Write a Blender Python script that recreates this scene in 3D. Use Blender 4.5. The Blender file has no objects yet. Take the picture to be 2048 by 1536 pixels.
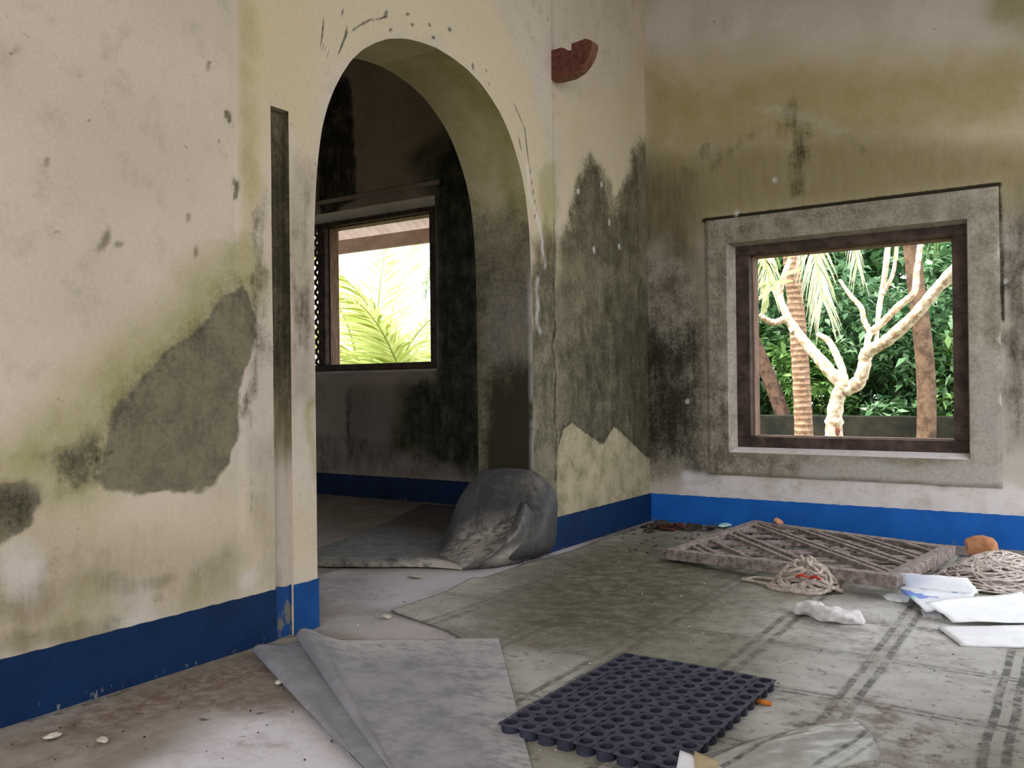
import bpy, bmesh, math, random
import numpy as np
from mathutils import Vector, Matrix
random.seed(7); np.random.seed(7)
S = bpy.context.scene
COL = S.collection

# ---------------------------------------------------------------- camera
F, YAW, PITCH, ROLL = 1744.26, 0.5838, 0.0039, -0.0117
CAM = Vector((2.1821, -4.7764, 0.8))
fw = Vector((-math.sin(YAW)*math.cos(PITCH), math.cos(YAW)*math.cos(PITCH), math.sin(PITCH)))
r0 = fw.cross(Vector((0, 0, 1))).normalized(); u0 = r0.cross(fw)
rt = r0*math.cos(ROLL)+u0*math.sin(ROLL); up = -r0*math.sin(ROLL)+u0*math.cos(ROLL)
cd = bpy.data.cameras.new('camera'); co = bpy.data.objects.new('camera', cd); COL.objects.link(co)
cd.sensor_width = 36; cd.lens = F/2048*36; cd.clip_start = .02
M = Matrix((rt, up, -fw)).transposed().to_4x4(); M.translation = CAM
co.matrix_world = M
S.camera = co

# ---------------------------------------------------------------- sky, sun, exposure
S.view_settings.view_transform = 'Standard'; S.view_settings.look = 'None'
S.view_settings.gamma = 1; S.view_settings.use_curve_mapping = False
S.view_settings.exposure = 0.0
W = bpy.data.worlds.new('overcast_sky'); S.world = W; W.use_nodes = True
bg = W.node_tree.nodes['Background']
bg.inputs['Color'].default_value = (.90, .955, 1.06, 1)          # an even overcast sky
bg.inputs['Strength'].default_value = 4.4
sl = bpy.data.lights.new('sun', 'SUN'); sl.energy = 9.0; sl.angle = .12; sl.color = (1, .96, .88)
so = bpy.data.objects.new('sun', sl); COL.objects.link(so)
so.rotation_euler = Vector((.45, .45, -.95)).to_track_quat('-Z', 'Y').to_euler()   # shines down from behind the house

def portal(name, loc, size, direction):                         # portals only guide sky sampling through the wall openings
    l = bpy.data.lights.new(name, 'AREA'); l.shape = 'RECTANGLE'; l.size, l.size_y = size
    l.cycles.is_portal = True
    o = bpy.data.objects.new(name, l); COL.objects.link(o); o.location = loc
    o.rotation_euler = Vector(direction).to_track_quat('-Z', 'Z').to_euler()
RX = 2.62                                                       # inner face of the right-hand wall
REAR = -5.7
DOORS = [(-2.0, -.25, 2.5), (-5.4, -4.6, 2.3)]                # door openings in the right-hand wall: y0, y1, height
for (a, b, h) in DOORS: portal('doorway_portal', (RX+.2, (a+b)/2, h/2), (b-a, h), (-1, 0, 0))
REARDOOR = (.5, 2.4, 2.9)
ADDED_TRANSOM = (-3.7, -1.2, 2.5, 3.4)                                # opening added high in the right-hand wall for its light: y0, y1, z0, z1
portal('transom_portal', (RX+.2, (ADDED_TRANSOM[0]+ADDED_TRANSOM[1])/2, (ADDED_TRANSOM[2]+ADDED_TRANSOM[3])/2), (ADDED_TRANSOM[1]-ADDED_TRANSOM[0], ADDED_TRANSOM[3]-ADDED_TRANSOM[2]), (-1, 0, 0))
portal('rear_portal', ((REARDOOR[0]+REARDOOR[1])/2, REAR-.2, REARDOOR[2]/2), (REARDOOR[1]-REARDOOR[0], REARDOOR[2]), (0, 1, 0))
ADDED_FARWIN = (-3.9, -2.3, .95, 2.1)                                 # unseen window added in the far room's side wall to lighten it
portal('window_portal', (-5.15, -3.1, 1.5), (1.6, 1.15), (1, 0, 0))  # portal of the added far-room window
portal('window_portal', (1.1, .25, 1.0), (1.2, 1.15), (0, -1, 0))
portal('window_portal', (-2.5, .25, 1.5), (1.75, 1.1), (0, -1, 0))

# ---------------------------------------------------------------- helpers
def ray(px, py):
    return fw + rt*((px-1024)/F) + up*((768-py)/F)
def at(px, py, axis, val):
    d = ray(px, py); t = (val-CAM[axis])/d[axis]
    return CAM + d*t
def onA(px, py, x=0): p = at(px, py, 0, x); return (p.y, p.z)
def onB(px, py, y=0): p = at(px, py, 1, y); return (p.x, p.z)
def onF(px, py, z=0): p = at(px, py, 2, z); return (p.x, p.y)

def tag(o, label=None, cat=None, group=None, kind=None):
    if label: o['label'] = label
    if cat: o['category'] = cat
    if group: o['group'] = group
    if kind: o['kind'] = kind
    return o
def empty(name, loc=(0, 0, 0), rz=0, parent=None):
    o = bpy.data.objects.new(name, None); COL.objects.link(o); o.location = loc; o.rotation_euler.z = rz
    o.empty_display_size = .1
    if parent: o.parent = parent
    return o
def link(name, me, mat=None, parent=None, smooth=False):
    if mat: me.materials.append(mat)
    if smooth:
        me.polygons.foreach_set('use_smooth', [True]*len(me.polygons))
    o = bpy.data.objects.new(name, me); COL.objects.link(o)
    if parent: o.parent = parent
    return o
def mesh(name, V, Fs, mat=None, parent=None, smooth=False, attrs=None):
    me = bpy.data.meshes.new(name)
    me.from_pydata([tuple(v) for v in V], [], [tuple(f) for f in Fs]); me.update()
    if attrs:
        for k, a in attrs.items():
            at_ = me.attributes.new(k, 'FLOAT_COLOR', 'POINT')
            at_.data.foreach_set('color', np.asarray(a, np.float32).ravel())
    return link(name, me, mat, parent, smooth)
class MB:
    def __init__(s): s.V = []; s.F = []
    def add(s, V, Fs):
        n = len(s.V); s.V += [tuple(v) for v in V]; s.F += [tuple(i+n for i in f) for f in Fs]
    def box(s, a, b):
        x0, y0, z0 = a; x1, y1, z1 = b
        s.add([(x0,y0,z0),(x1,y0,z0),(x1,y1,z0),(x0,y1,z0),(x0,y0,z1),(x1,y0,z1),(x1,y1,z1),(x0,y1,z1)],
              [(0,3,2,1),(4,5,6,7),(0,1,5,4),(1,2,6,5),(2,3,7,6),(3,0,4,7)])
    def bar(s, p, q, w, h, upv=(0, 0, 1)):
        p, q = Vector(p), Vector(q); d = (q-p).normalized(); sd = d.cross(Vector(upv)).normalized()*w/2; u = sd.cross(d).normalized()*h/2
        V = [p-sd-u, p+sd-u, p+sd+u, p-sd+u, q-sd-u, q+sd-u, q+sd+u, q-sd+u]
        s.add(V, [(0,1,2,3),(7,6,5,4),(0,4,5,1),(1,5,6,2),(2,6,7,3),(3,7,4,0)])
    def tube(s, pts, rad, n=6, cap=True):
        pts = [Vector(p) for p in pts]; m = len(pts)
        rs = rad if hasattr(rad, '__len__') else [rad]*m
        base = len(s.V); ref = None
        for i, p in enumerate(pts):
            t = (pts[min(i+1, m-1)]-pts[max(i-1, 0)])
            t = t.normalized() if t.length > 1e-9 else Vector((0, 0, 1))
            if ref is None:
                ref = t.orthogonal().normalized()
            ref = (ref-t*ref.dot(t))
            ref = ref.normalized() if ref.length > 1e-6 else t.orthogonal().normalized()
            b = t.cross(ref)
            for k in range(n):
                a = 2*math.pi*k/n
                s.V.append(tuple(p+(ref*math.cos(a)+b*math.sin(a))*rs[i]))
        for i in range(m-1):
            for k in range(n):
                a = base+i*n+k; b_ = base+i*n+(k+1) % n
                s.F.append((a, b_, b_+n, a+n))
        if cap:
            s.F.append(tuple(base+k for k in range(n))[::-1]); s.F.append(tuple(base+(m-1)*n+k for k in range(n)))
    def build(s, name, mat, parent=None, smooth=False, bevel=0):
        o = mesh(name, s.V, s.F, mat, parent, smooth)
        if bevel:
            m = o.modifiers.new('bevel', 'BEVEL'); m.width = bevel; m.segments = 2; m.limit_method = 'ANGLE'
        return o

def vnoise(x, y, seed=0):                                         # value noise on arrays
    x = np.asarray(x, float); y = np.asarray(y, float)
    rs = np.random.RandomState(seed); T = rs.rand(256, 256)
    xi = np.floor(x).astype(int); yi = np.floor(y).astype(int); fx = x-xi; fy = y-yi
    fx = fx*fx*(3-2*fx); fy = fy*fy*(3-2*fy)
    a = T[xi % 256, yi % 256]; b = T[(xi+1) % 256, yi % 256]; c = T[xi % 256, (yi+1) % 256]; d = T[(xi+1) % 256, (yi+1) % 256]
    return (a*(1-fx)+b*fx)*(1-fy)+(c*(1-fx)+d*fx)*fy
def fbm(x, y, seed=0, n=4):
    s = 0; a = .5
    for i in range(n):
        s = s+a*vnoise(x*2**i, y*2**i, seed+i); a *= .5
    return s
def sstep(a, b, x):
    t = np.clip((x-a)/(b-a), 0, 1); return t*t*(3-2*t)
class Fields:                                                    # stain maps over a flat surface, one value per vertex
    def __init__(s, u, v, conv, n=8):
        s.u0, s.v0 = np.asarray(u, float), np.asarray(v, float); s.conv = conv
        s.u = s.u0+.09*(fbm(s.u0*7, s.v0*7, 3)-.47); s.v = s.v0+.09*(fbm(s.u0*7, s.v0*7, 31)-.47)
        s.ch = [np.zeros_like(s.u) for _ in range(n)]
    def sd(s, P, closed=True, raw=False):
        u, v = (s.u0, s.v0) if raw else (s.u, s.v)
        d = np.full_like(u, 1e9); ins = np.zeros(u.shape, bool); m = len(P)
        for i in range(m if closed else m-1):
            ax, ay = P[i]; bx, by = P[(i+1) % m]; dx, dy = bx-ax, by-ay
            t = np.clip(((u-ax)*dx+(v-ay)*dy)/(dx*dx+dy*dy+1e-12), 0, 1)
            d = np.minimum(d, np.hypot(u-ax-t*dx, v-ay-t*dy))
            if closed:
                c = ((ay > v) != (by > v)); ins ^= c & (u < (bx-ax)*(v-ay)/((by-ay) if by != ay else 1e-12)+ax)
        return np.where(ins, d, -d) if closed else d
    def put(s, c, m, mode='max'):
        s.ch[c] = np.maximum(s.ch[c], m) if mode == 'max' else (s.ch[c]*(1-m) if mode == 'sub' else s.ch[c]+m)
    def poly(s, c, pts, val=1, soft=.05, mode='max', raw=False):
        s.put(c, val*sstep(-soft, soft, s.sd([s.conv(*p) for p in pts], True, raw)), mode)
    def line(s, c, pts, val=1, w=.02, soft=None, mode='max', raw=False):
        d = s.sd([s.conv(*p) for p in pts], False, raw); soft = soft or w
        s.put(c, val*(1-sstep(max(w-soft, 0), w+soft, d)), mode)
    def blob(s, c, p, ru, rv, val=1, soft=.5, mode='max'):
        a, b = s.conv(*p); d = np.hypot((s.u-a)/ru, (s.v-b)/rv)
        s.put(c, val*(1-sstep(1-soft, 1+soft, d)), mode)
    def attrs(s):
        z = np.zeros_like(s.u)+1
        c = s.ch
        return {'stain': np.stack([c[0], c[1], c[2], z], 1), 'tone': np.stack([c[3], c[4], c[5], z], 1)}
DARK, GREEN, CEMENT, BROWN, LIGHT, YELLOW = range(6)

# ---------------------------------------------------------------- node materials
class NB:
    def __init__(s, name, rough=.85, spec=.3):
        s.m = bpy.data.materials.new(name); s.m.use_nodes = True; s.t = s.m.node_tree
        s.b = s.t.nodes['Principled BSDF']; s.b.inputs['Roughness'].default_value = rough
        s.b.inputs['Specular IOR Level'].default_value = spec
        s.tc = s.t.nodes.new('ShaderNodeTexCoord'); s.P = s.tc.outputs['Object']
        g = s.t.nodes.new('ShaderNodeNewGeometry'); s.W = g.outputs['Position']; s.rand = g.outputs['Random Per Island']
    def put(s, inp, v):
        if isinstance(v, bpy.types.NodeSocket): s.t.links.new(v, inp)
        elif isinstance(v, (tuple, list)) and inp.type == 'RGBA': inp.default_value = (*v[:3], 1)
        elif v is not None: inp.default_value = v
    def math(s, op, a, b=None, clamp=False):
        n = s.t.nodes.new('ShaderNodeMath'); n.operation = op; n.use_clamp = clamp
        s.put(n.inputs[0], a); s.put(n.inputs[1], b); return n.outputs[0]
    def scale(s, vec, xyz):
        n = s.t.nodes.new('ShaderNodeVectorMath'); n.operation = 'MULTIPLY'; s.put(n.inputs[0], vec); n.inputs[1].default_value = xyz; return n.outputs[0]
    def addv(s, vec, xyz):
        n = s.t.nodes.new('ShaderNodeVectorMath'); n.operation = 'ADD'; s.put(n.inputs[0], vec); s.put(n.inputs[1], xyz); return n.outputs[0]
    def noise(s, sc, vec=None, det=4, rough=.6, dist=0, col=False):
        n = s.t.nodes.new('ShaderNodeTexNoise'); s.put(n.inputs['Vector'], vec or s.W); n.inputs['Scale'].default_value = sc
        n.inputs['Detail'].default_value = det; n.inputs['Roughness'].default_value = rough; n.inputs['Distortion'].default_value = dist
        return n.outputs['Color' if col else 'Fac']
    def mix(s, f, a, b, mode='MIX'):
        n = s.t.nodes.new('ShaderNodeMix'); n.data_type = 'RGBA'; n.blend_type = mode
        s.put(n.inputs[0], f); s.put(n.inputs[6], a); s.put(n.inputs[7], b); return n.outputs[2]
    def rng(s, v, a, b, lo=0, hi=1, smooth=True):
        n = s.t.nodes.new('ShaderNodeMapRange'); n.interpolation_type = 'SMOOTHSTEP' if smooth else 'LINEAR'
        s.put(n.inputs[0], v)
        for i, x in zip((1, 2, 3, 4), (a, b, lo, hi)): s.put(n.inputs[i], x)
        return n.outputs[0]
    def sep(s, v):
        n = s.t.nodes.new('ShaderNodeSeparateXYZ'); s.put(n.inputs[0], v); return n.outputs
    def attr(s, name):
        n = s.t.nodes.new('ShaderNodeAttribute'); n.attribute_name = name
        q = s.t.nodes.new('ShaderNodeSeparateColor'); s.t.links.new(n.outputs['Color'], q.inputs[0]); return q.outputs
    def bump(s, h, st=.3, d=.01):
        n = s.t.nodes.new('ShaderNodeBump'); n.inputs['Strength'].default_value = st; n.inputs['Distance'].default_value = d
        s.put(n.inputs['Height'], h); s.t.links.new(n.outputs[0], s.b.inputs['Normal'])
    def out(s, col):
        s.put(s.b.inputs['Base Color'], col); return s.m
def srgb(r, g, b):
    f = lambda c: (c/255/12.92 if c <= 10 else ((c/255+.055)/1.055)**2.4)
    return (f(r), f(g), f(b))

def simple(name, c1, c2, sc=20, rough=.8, stretch=(1, 1, 1), bump=.2, spec=.3, obj=False, lo=.35, hi=.65):
    n = NB(name, rough, spec); v = n.scale(n.P if obj else n.W, stretch)
    f = n.noise(sc, v, 5, .65)
    if bump: n.bump(f, bump, .004)
    return n.out(n.mix(n.rng(f, lo, hi), c1, c2))

def plaster(name, cream, cream2, green, cement, cement2, dark, yellow, brown):
    n = NB(name, .9, .2)
    st = n.attr('stain'); tn = n.attr('tone')
    streak = n.scale(n.W, (9, 9, 1.6))
    big = n.noise(2.2, None, 4, .55); mid = n.noise(9, None, 5, .65); fine = n.noise(60, None, 4, .7); vert = n.noise(3.2, streak, 5, .7)
    speck = n.noise(150, None, 3, .7)
    c = n.mix(n.rng(big, .35, .65), cream, cream2)
    c = n.mix(n.math('MULTIPLY', n.rng(mid, .5, .75), .35), c, cement)
    # little chips and dirt freckles
    fr = n.noise(26, n.addv(n.W, (3, 7, 1)), 2, .5)
    c = n.mix(n.math('MULTIPLY', n.rng(fr, .70, .76), .55), c, brown)
    g = n.math('ADD', tn[2], n.math('MULTIPLY', n.math('SUBTRACT', mid, .5), n.math('MULTIPLY', tn[2], .9)), True)
    c = n.mix(g, c, yellow)
    g = n.math('ADD', st[1], n.math('MULTIPLY', n.math('SUBTRACT', mid, .5), n.math('MULTIPLY', st[1], 1.2)), True)
    c = n.mix(g, c, green)
    b = n.math('ADD', tn[0], n.math('MULTIPLY', n.math('SUBTRACT', vert, .5), n.math('MULTIPLY', tn[0], 1.4)), True)
    c = n.mix(b, c, brown)
    cm = n.math('ADD', st[2], n.math('ADD', n.math('MULTIPLY', n.math('SUBTRACT', mid, .5), .5), n.math('MULTIPLY', n.math('SUBTRACT', fine, .5), .25)))
    cm = n.rng(cm, .31, .66)
    cc = n.mix(n.rng(n.math('ADD', n.math('MULTIPLY', mid, .6), n.math('MULTIPLY', fine, .4)), .38, .62), cement, cement2)
    c = n.mix(cm, c, cc)
    dn = n.math('ADD', n.math('MULTIPLY', vert, .30), n.math('ADD', n.math('ADD', n.math('MULTIPLY', fine, .25), n.math('MULTIPLY', mid, .30)), n.math('MULTIPLY', speck, .15)))
    dm = n.math('ADD', st[0], n.math('MULTIPLY', n.math('SUBTRACT', dn, .5), 2.0))
    dm = n.math('MULTIPLY', n.rng(dm, .25, .95), n.rng(st[0], .0, .25))
    c = n.mix(dm, c, dark)
    c = n.mix(n.math('MULTIPLY', tn[1], n.rng(mid, .25, .6)), c, srgb(226, 217, 216))
    c = n.mix(.12, c, n.noise(90, None, 2, .5), 'OVERLAY')
    n.bump(n.math('ADD', n.math('MULTIPLY', fine, .5), n.math('ADD', mid, n.math('MULTIPLY', cm, -.5))), .35, .006)
    return n.out(c)

MAT = {}
MAT['wallA'] = plaster('plaster_left', srgb(208, 192, 175), srgb(198, 183, 166), srgb(152, 145, 92), srgb(128, 120, 98), srgb(104, 98, 78), srgb(52, 48, 32), srgb(206, 189, 148), srgb(112, 99, 74))
MAT['wallB'] = plaster('plaster_back', srgb(204, 192, 182), srgb(186, 176, 160), srgb(150, 136, 84), srgb(158, 149, 132), srgb(128, 119, 102), srgb(44, 39, 26), srgb(178, 161, 116), srgb(104, 92, 70))
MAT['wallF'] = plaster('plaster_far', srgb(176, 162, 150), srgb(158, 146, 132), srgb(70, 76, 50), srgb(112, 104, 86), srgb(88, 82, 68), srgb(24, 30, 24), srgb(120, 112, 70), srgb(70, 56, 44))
MAT['plain'] = simple('plaster_plain', srgb(200, 186, 168), srgb(182, 168, 150), 3)
MAT['whitewash'] = simple('whitewash', srgb(240, 234, 222), srgb(222, 214, 200), 4)  # white plaster; bounced daylight on the far reveal is put into its colour
MAT['ceiling'] = simple('ceiling_paint', srgb(190, 182, 172), srgb(168, 160, 148), 2)
def blue_paint(name, c1, c2):
    n = NB(name, .6, .25)
    c = n.mix(n.rng(n.noise(6), .35, .65), srgb(*c1), srgb(*c2))
    f = n.noise(45, n.scale(n.W, (1, 1, .6)), 5, .7)
    z = n.sep(n.W)[2]
    low = n.rng(z, .0, .05, .10, 0)
    c = n.mix(n.rng(n.math('ADD', f, low), .69, .74), c, srgb(110, 112, 108))
    n.bump(f, .15, .003)
    return n.out(c)
MAT['blue'] = blue_paint('blue_skirting_paint', (10, 86, 164), (18, 94, 176))
MAT['blue_mid'] = blue_paint('faded_blue_skirting_paint', (4, 62, 118), (8, 72, 134))  # the pier's copy of the blue paint, darkened for its weaker light
MAT['blue_dirty'] = blue_paint('grimy_blue_skirting_paint', (0, 31, 66), (2, 39, 78))  # same blue paint darkened; the shade is put into the colour
def blue_worn():
    n = NB('blue_paint_worn', .6, .3)
    f = n.noise(18, n.scale(n.W, (1, 1, .5)), 5, .7)
    c = n.mix(n.rng(f, .54, .60), srgb(4, 60, 116), srgb(104, 102, 96))
    return n.out(c)
MAT['bluew'] = blue_worn()
MAT['darkwood'] = simple('dark_window_wood', srgb(52, 38, 32), srgb(84, 66, 56), 14, .7, (1, 1, 1), .3)
MAT['palewood'] = simple('weathered_pale_wood', srgb(150, 122, 102), srgb(104, 80, 66), 10, .75, (6, 6, .7), .3)
MAT['oldwood'] = simple('weathered_grey_wood', srgb(164, 150, 142), srgb(112, 97, 92), 12, .8, (3, 3, 3), .4)
MAT['slat'] = simple('weathered_slat_wood', srgb(168, 153, 145), srgb(116, 101, 96), 16, .8, (3, 3, 3), .4)
MAT['corbel'] = simple('red_brown_timber', srgb(110, 62, 48), srgb(78, 42, 34), 9, .6, (4, 4, 4), .3)
MAT['corbel_edge'] = simple('worn_timber_edge', srgb(134, 92, 74), srgb(100, 62, 50), 14, .6, (4, 4, 4), .3)  # paler copy of the bracket timber for its underside
def rubber():
    n = NB('blue_black_rubber', .65, .3)
    g = n.t.nodes.new('ShaderNodeNewGeometry'); nz = n.sep(g.outputs['True Normal'])[2]
    b = n.noise(25, None, 5, .7)
    c = n.mix(n.rng(b, .35, .65), srgb(38, 38, 50), srgb(52, 52, 66))
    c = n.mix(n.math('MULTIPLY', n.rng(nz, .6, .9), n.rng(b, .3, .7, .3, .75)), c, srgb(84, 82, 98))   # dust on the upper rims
    n.bump(b, .2, .002)
    return n.out(c)
MAT['rubber'] = rubber()
MAT['rope'] = simple('dirty_rope', srgb(204, 188, 174), srgb(152, 136, 124), 60, .9)
MAT['net'] = simple('pale_tangled_twine', srgb(230, 218, 208), srgb(182, 166, 156), 50, .9)
MAT['red'] = simple('red_plastic', srgb(200, 70, 50), srgb(170, 50, 40), 30, .5)
MAT['paper'] = simple('white_paper', srgb(250, 249, 248), srgb(238, 237, 238), 12, .7, bump=.1)
MAT['rag'] = simple('dirty_white_cloth', srgb(236, 230, 228), srgb(196, 188, 186), 22, .9, bump=.5)
MAT['tan'] = simple('orange_tan_clay', srgb(204, 146, 106), srgb(178, 120, 84), 20, .85)
MAT['card'] = simple('tan_card', srgb(206, 186, 150), srgb(190, 168, 132), 20, .8)
MAT['orange'] = simple('orange_paper', srgb(214, 130, 50), srgb(190, 106, 40), 60, .7)
MAT['brownleaf'] = simple('dry_brown_leaf', srgb(112, 58, 34), srgb(70, 42, 28), 30, .8)
MAT['darkdebris'] = simple('dark_litter', srgb(48, 42, 36), srgb(86, 76, 66), 40, .9)
MAT['chip'] = simple('plaster_chip', srgb(214, 204, 186), srgb(176, 166, 146), 30, .9)
MAT['tin'] = simple('corrugated_sheet', srgb(246, 232, 224), srgb(226, 208, 198), 4, .6)
def tin():
    n = NB('translucent_corrugated_sheet', .5, .3)
    c = n.mix(n.rng(n.noise(4), .35, .65), srgb(240, 222, 212), srgb(222, 202, 190))
    n.put(n.b.inputs['Base Color'], c); tr = n.t.nodes.new('ShaderNodeBsdfTranslucent'); n.put(tr.inputs[0], c)
    mx = n.t.nodes.new('ShaderNodeMixShader'); mx.inputs[0].default_value = .10
    n.t.links.new(n.b.outputs[0], mx.inputs[1]); n.t.links.new(tr.outputs[0], mx.inputs[2]); n.t.links.new(mx.outputs[0], n.t.nodes['Material Output'].inputs[0])
    return n.m
MAT['tin'] = tin()
MAT['fascia'] = simple('fascia_board', srgb(206, 182, 172), srgb(180, 156, 146), 8, .8)

def floor_mat():
    n = NB('dusty_concrete', .85, .3)
    st = n.attr('stain'); tn = n.attr('tone')
    a = n.noise(3, None, 5, .6); b = n.noise(22, None, 5, .7); f = n.noise(110, None, 3, .7)
    sw = n.noise(5, n.scale(n.W, (5, 1.2, 1)), 5, .7)
    c = n.mix(n.rng(a, .35, .65), srgb(138, 127, 114), srgb(158, 147, 134))
    c = n.mix(n.math('MULTIPLY', n.rng(b, .45, .7), .5), c, srgb(118, 104, 98))
    c = n.mix(n.math('MULTIPLY', n.rng(sw, .5, .7), .45), c, srgb(116, 98, 92))
    c = n.mix(n.math('MULTIPLY', tn[1], n.rng(n.math('ADD', b, a), .6, 1.1, .35, 1)), c, srgb(216, 209, 212))
    c = n.mix(n.math('MULTIPLY', st[1], .8), c, srgb(112, 106, 78))
    c = n.mix(n.math('MULTIPLY', tn[0], n.rng(b, .35, .6)), c, srgb(108, 84, 72))
    d = n.math('ADD', st[0], n.math('MULTIPLY', n.math('SUBTRACT', b, .5), 1.3))
    c = n.mix(n.math('MULTIPLY', n.rng(d, .3, .9), n.rng(st[0], 0, .2)), c, srgb(60, 54, 48))
    c = n.mix(n.math('MULTIPLY', n.rng(f, .66, .72), .5), c, srgb(70, 60, 54))
    n.bump(n.math('ADD', b, n.math('MULTIPLY', f, .5)), .4, .006)
    return n.out(c)
MAT['floor'] = floor_mat()
def vinyl_mat(name='printed_vinyl', axes=None):
    n = NB(name, .5, .45)
    st = n.attr('stain'); tn = n.attr('tone')
    co_ = n.addv(n.W, n.scale(n.addv(n.noise(3, None, 2, .5, 0, True), (-.5, -.5, -.5)), (.02, .02, 0)))
    x, y, z = n.sep(co_)
    b = n.noise(16, None, 5, .7); f = n.noise(90, None, 4, .7); a = n.noise(3.1, None, 4, .6)
    sw = n.noise(6, n.scale(n.W, (1.2, 6, 1)), 4, .7)
    def dist(v, off, pitch):
        t = n.math('FRACT', n.math('ADD', n.math('DIVIDE', n.math('SUBTRACT', v, off), pitch), 20.5))
        return n.math('MULTIPLY', n.math('ABSOLUTE', n.math('SUBTRACT', t, .5)), pitch)
    dx = dist(x, .318, .338); dy = dist(y, -1.715, .392)
    def ring(d, lo, hi):
        return n.math('MULTIPLY', n.rng(d, lo-.003, lo+.002), n.rng(d, hi-.002, hi+.003, 1, 0))
    dash = n.rng(n.noise(34, None, 3, .6), .40, .50)
    base = n.mix(n.rng(a, .35, .65), srgb(156, 152, 136), srgb(172, 168, 154))
    base = n.mix(n.math('MULTIPLY', n.rng(b, .42, .68), .45), base, srgb(134, 127, 114))
    base = n.mix(n.math('MULTIPLY', n.rng(sw, .5, .72), .35), base, srgb(122, 112, 100))
    lx = n.math('MULTIPLY', ring(dx, .012, .031), n.rng(dash, 0, 1, .35, 1))
    wear = n.rng(a, .36, .55, .5, 1)
    fade = n.math('MULTIPLY', n.rng(x, .2, 1.4, .5, 1), n.rng(b, .36, .56, .45, 1))
    lx = n.math('MULTIPLY', n.math('MULTIPLY', lx, fade), wear)
    ly = n.math('MULTIPLY', ring(dy, .006, .019), n.rng(dash, 0, 1, .1, 1))
    ly = n.math('MULTIPLY', n.math('MULTIPLY', ly, fade), n.math('MULTIPLY', wear, .9))
    c = base
    c = n.mix(n.math('MULTIPLY', tn[1], n.rng(n.math('ADD', b, a), .6, 1.15, .35, .9)), c, srgb(214, 211, 208))
    c = n.mix(n.math('MULTIPLY', n.rng(dx, .009, .013, 1, 0), n.math('MULTIPLY', fade, .4)), c, srgb(196, 190, 180))
    c = n.mix(n.math('MULTIPLY', n.rng(n.math('MINIMUM', dx, dy), .034, .040, 1, 0), .16), c, srgb(80, 78, 70))
    c = n.mix(n.math('MULTIPLY', n.math('MAXIMUM', lx, ly), .80), c, srgb(54, 55, 50))
    c = n.mix(n.math('MULTIPLY', st[1], n.rng(b, .25, .6, .55, .97)), c, srgb(78, 76, 54))
    c = n.mix(n.math('MULTIPLY', tn[0], n.rng(b, .42, .6)), c, srgb(104, 82, 70))
    c = n.mix(n.math('MULTIPLY', n.rng(n.noise(7, n.addv(n.W, (4, 1, 0)), 5, .7), .48, .66), .38), c, srgb(122, 106, 96))
    c = n.mix(n.math('MULTIPLY', n.rng(n.noise(34, n.addv(n.W, (1, 8, 0)), 3, .6), .60, .66), .5), c, srgb(84, 72, 64))
    d = n.math('ADD', st[0], n.math('MULTIPLY', n.math('SUBTRACT', b, .5), 1.3))
    c = n.mix(n.math('MULTIPLY', n.rng(d, .3, .9), n.rng(st[0], 0, .2)), c, srgb(56, 52, 42))
    c = n.mix(n.math('MULTIPLY', n.rng(f, .64, .70), .45), c, srgb(70, 62, 50))
    n.put(n.b.inputs['Roughness'], n.rng(b, .3, .7, .5, .75))
    n.bump(n.math('ADD', b, n.math('MULTIPLY', f, .4)), .22, .004)
    return n.out(c)
MAT['vinyl'] = vinyl_mat()
def sheet_mat(name, c1, c2, dust):
    n = NB(name, .6, .35)
    tn = n.attr('tone'); st = n.attr('stain')
    b = n.noise(12, n.scale(n.W, (1, 1, 1)), 5, .7); s2 = n.noise(9, n.scale(n.W, (2.5, 8, 2)), 5, .65)
    c = n.mix(n.rng(b, .35, .65), c1, c2)
    c = n.mix(n.math('MULTIPLY', n.rng(s2, .5, .7), .25), c, srgb(128, 120, 124))
    c = n.mix(n.math('MULTIPLY', tn[1], n.rng(n.math('ADD', b, s2), .75, 1.15, .1, 1)), c, dust)
    d = n.math('ADD', st[0], n.math('MULTIPLY', n.math('SUBTRACT', b, .5), 1.2))
    c = n.mix(n.math('MULTIPLY', n.rng(d, .3, .9), n.rng(st[0], 0, .2)), c, srgb(46, 44, 42))
    n.bump(b, .15, .004)
    return n.out(c)
MAT['sheet'] = sheet_mat('grey_vinyl_backing', srgb(126, 125, 128), srgb(146, 144, 148), srgb(184, 177, 174))
MAT['roll'] = sheet_mat('dark_grey_vinyl_backing', srgb(58, 58, 56), srgb(74, 73, 70), srgb(172, 162, 148))
def leaf_mat(name, c1, c2, trans=.35, rough=.45, lo=.3, hi=.7):
    n = NB(name, rough, .4)
    c = n.mix(n.rng(n.rand, lo, hi, smooth=False), c1, c2)
    n.put(n.b.inputs['Base Color'], c)
    tr = n.t.nodes.new('ShaderNodeBsdfTranslucent'); n.put(tr.inputs[0], c)
    mx = n.t.nodes.new('ShaderNodeMixShader'); mx.inputs[0].default_value = trans
    n.t.links.new(n.b.outputs[0], mx.inputs[1]); n.t.links.new(tr.outputs[0], mx.inputs[2])
    n.t.links.new(mx.outputs[0], n.t.nodes['Material Output'].inputs[0])
    return n.m
MAT['frond'] = leaf_mat('palm_frond_green', srgb(168, 184, 92), srgb(214, 218, 150), .4, .4, 0, 1)
MAT['frond_bright'] = leaf_mat('palm_frond_pale', srgb(214, 220, 160), srgb(242, 242, 208), .45, .35, 0, 1)
MAT['frond_dark'] = leaf_mat('palm_frond_deep', srgb(70, 100, 46), srgb(110, 140, 64), .35, .4, 0, 1)
MAT['bush1'] = leaf_mat('shrub_leaf_deep', srgb(66, 112, 66), srgb(140, 172, 128), .25, .4, 0, 1)
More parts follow.
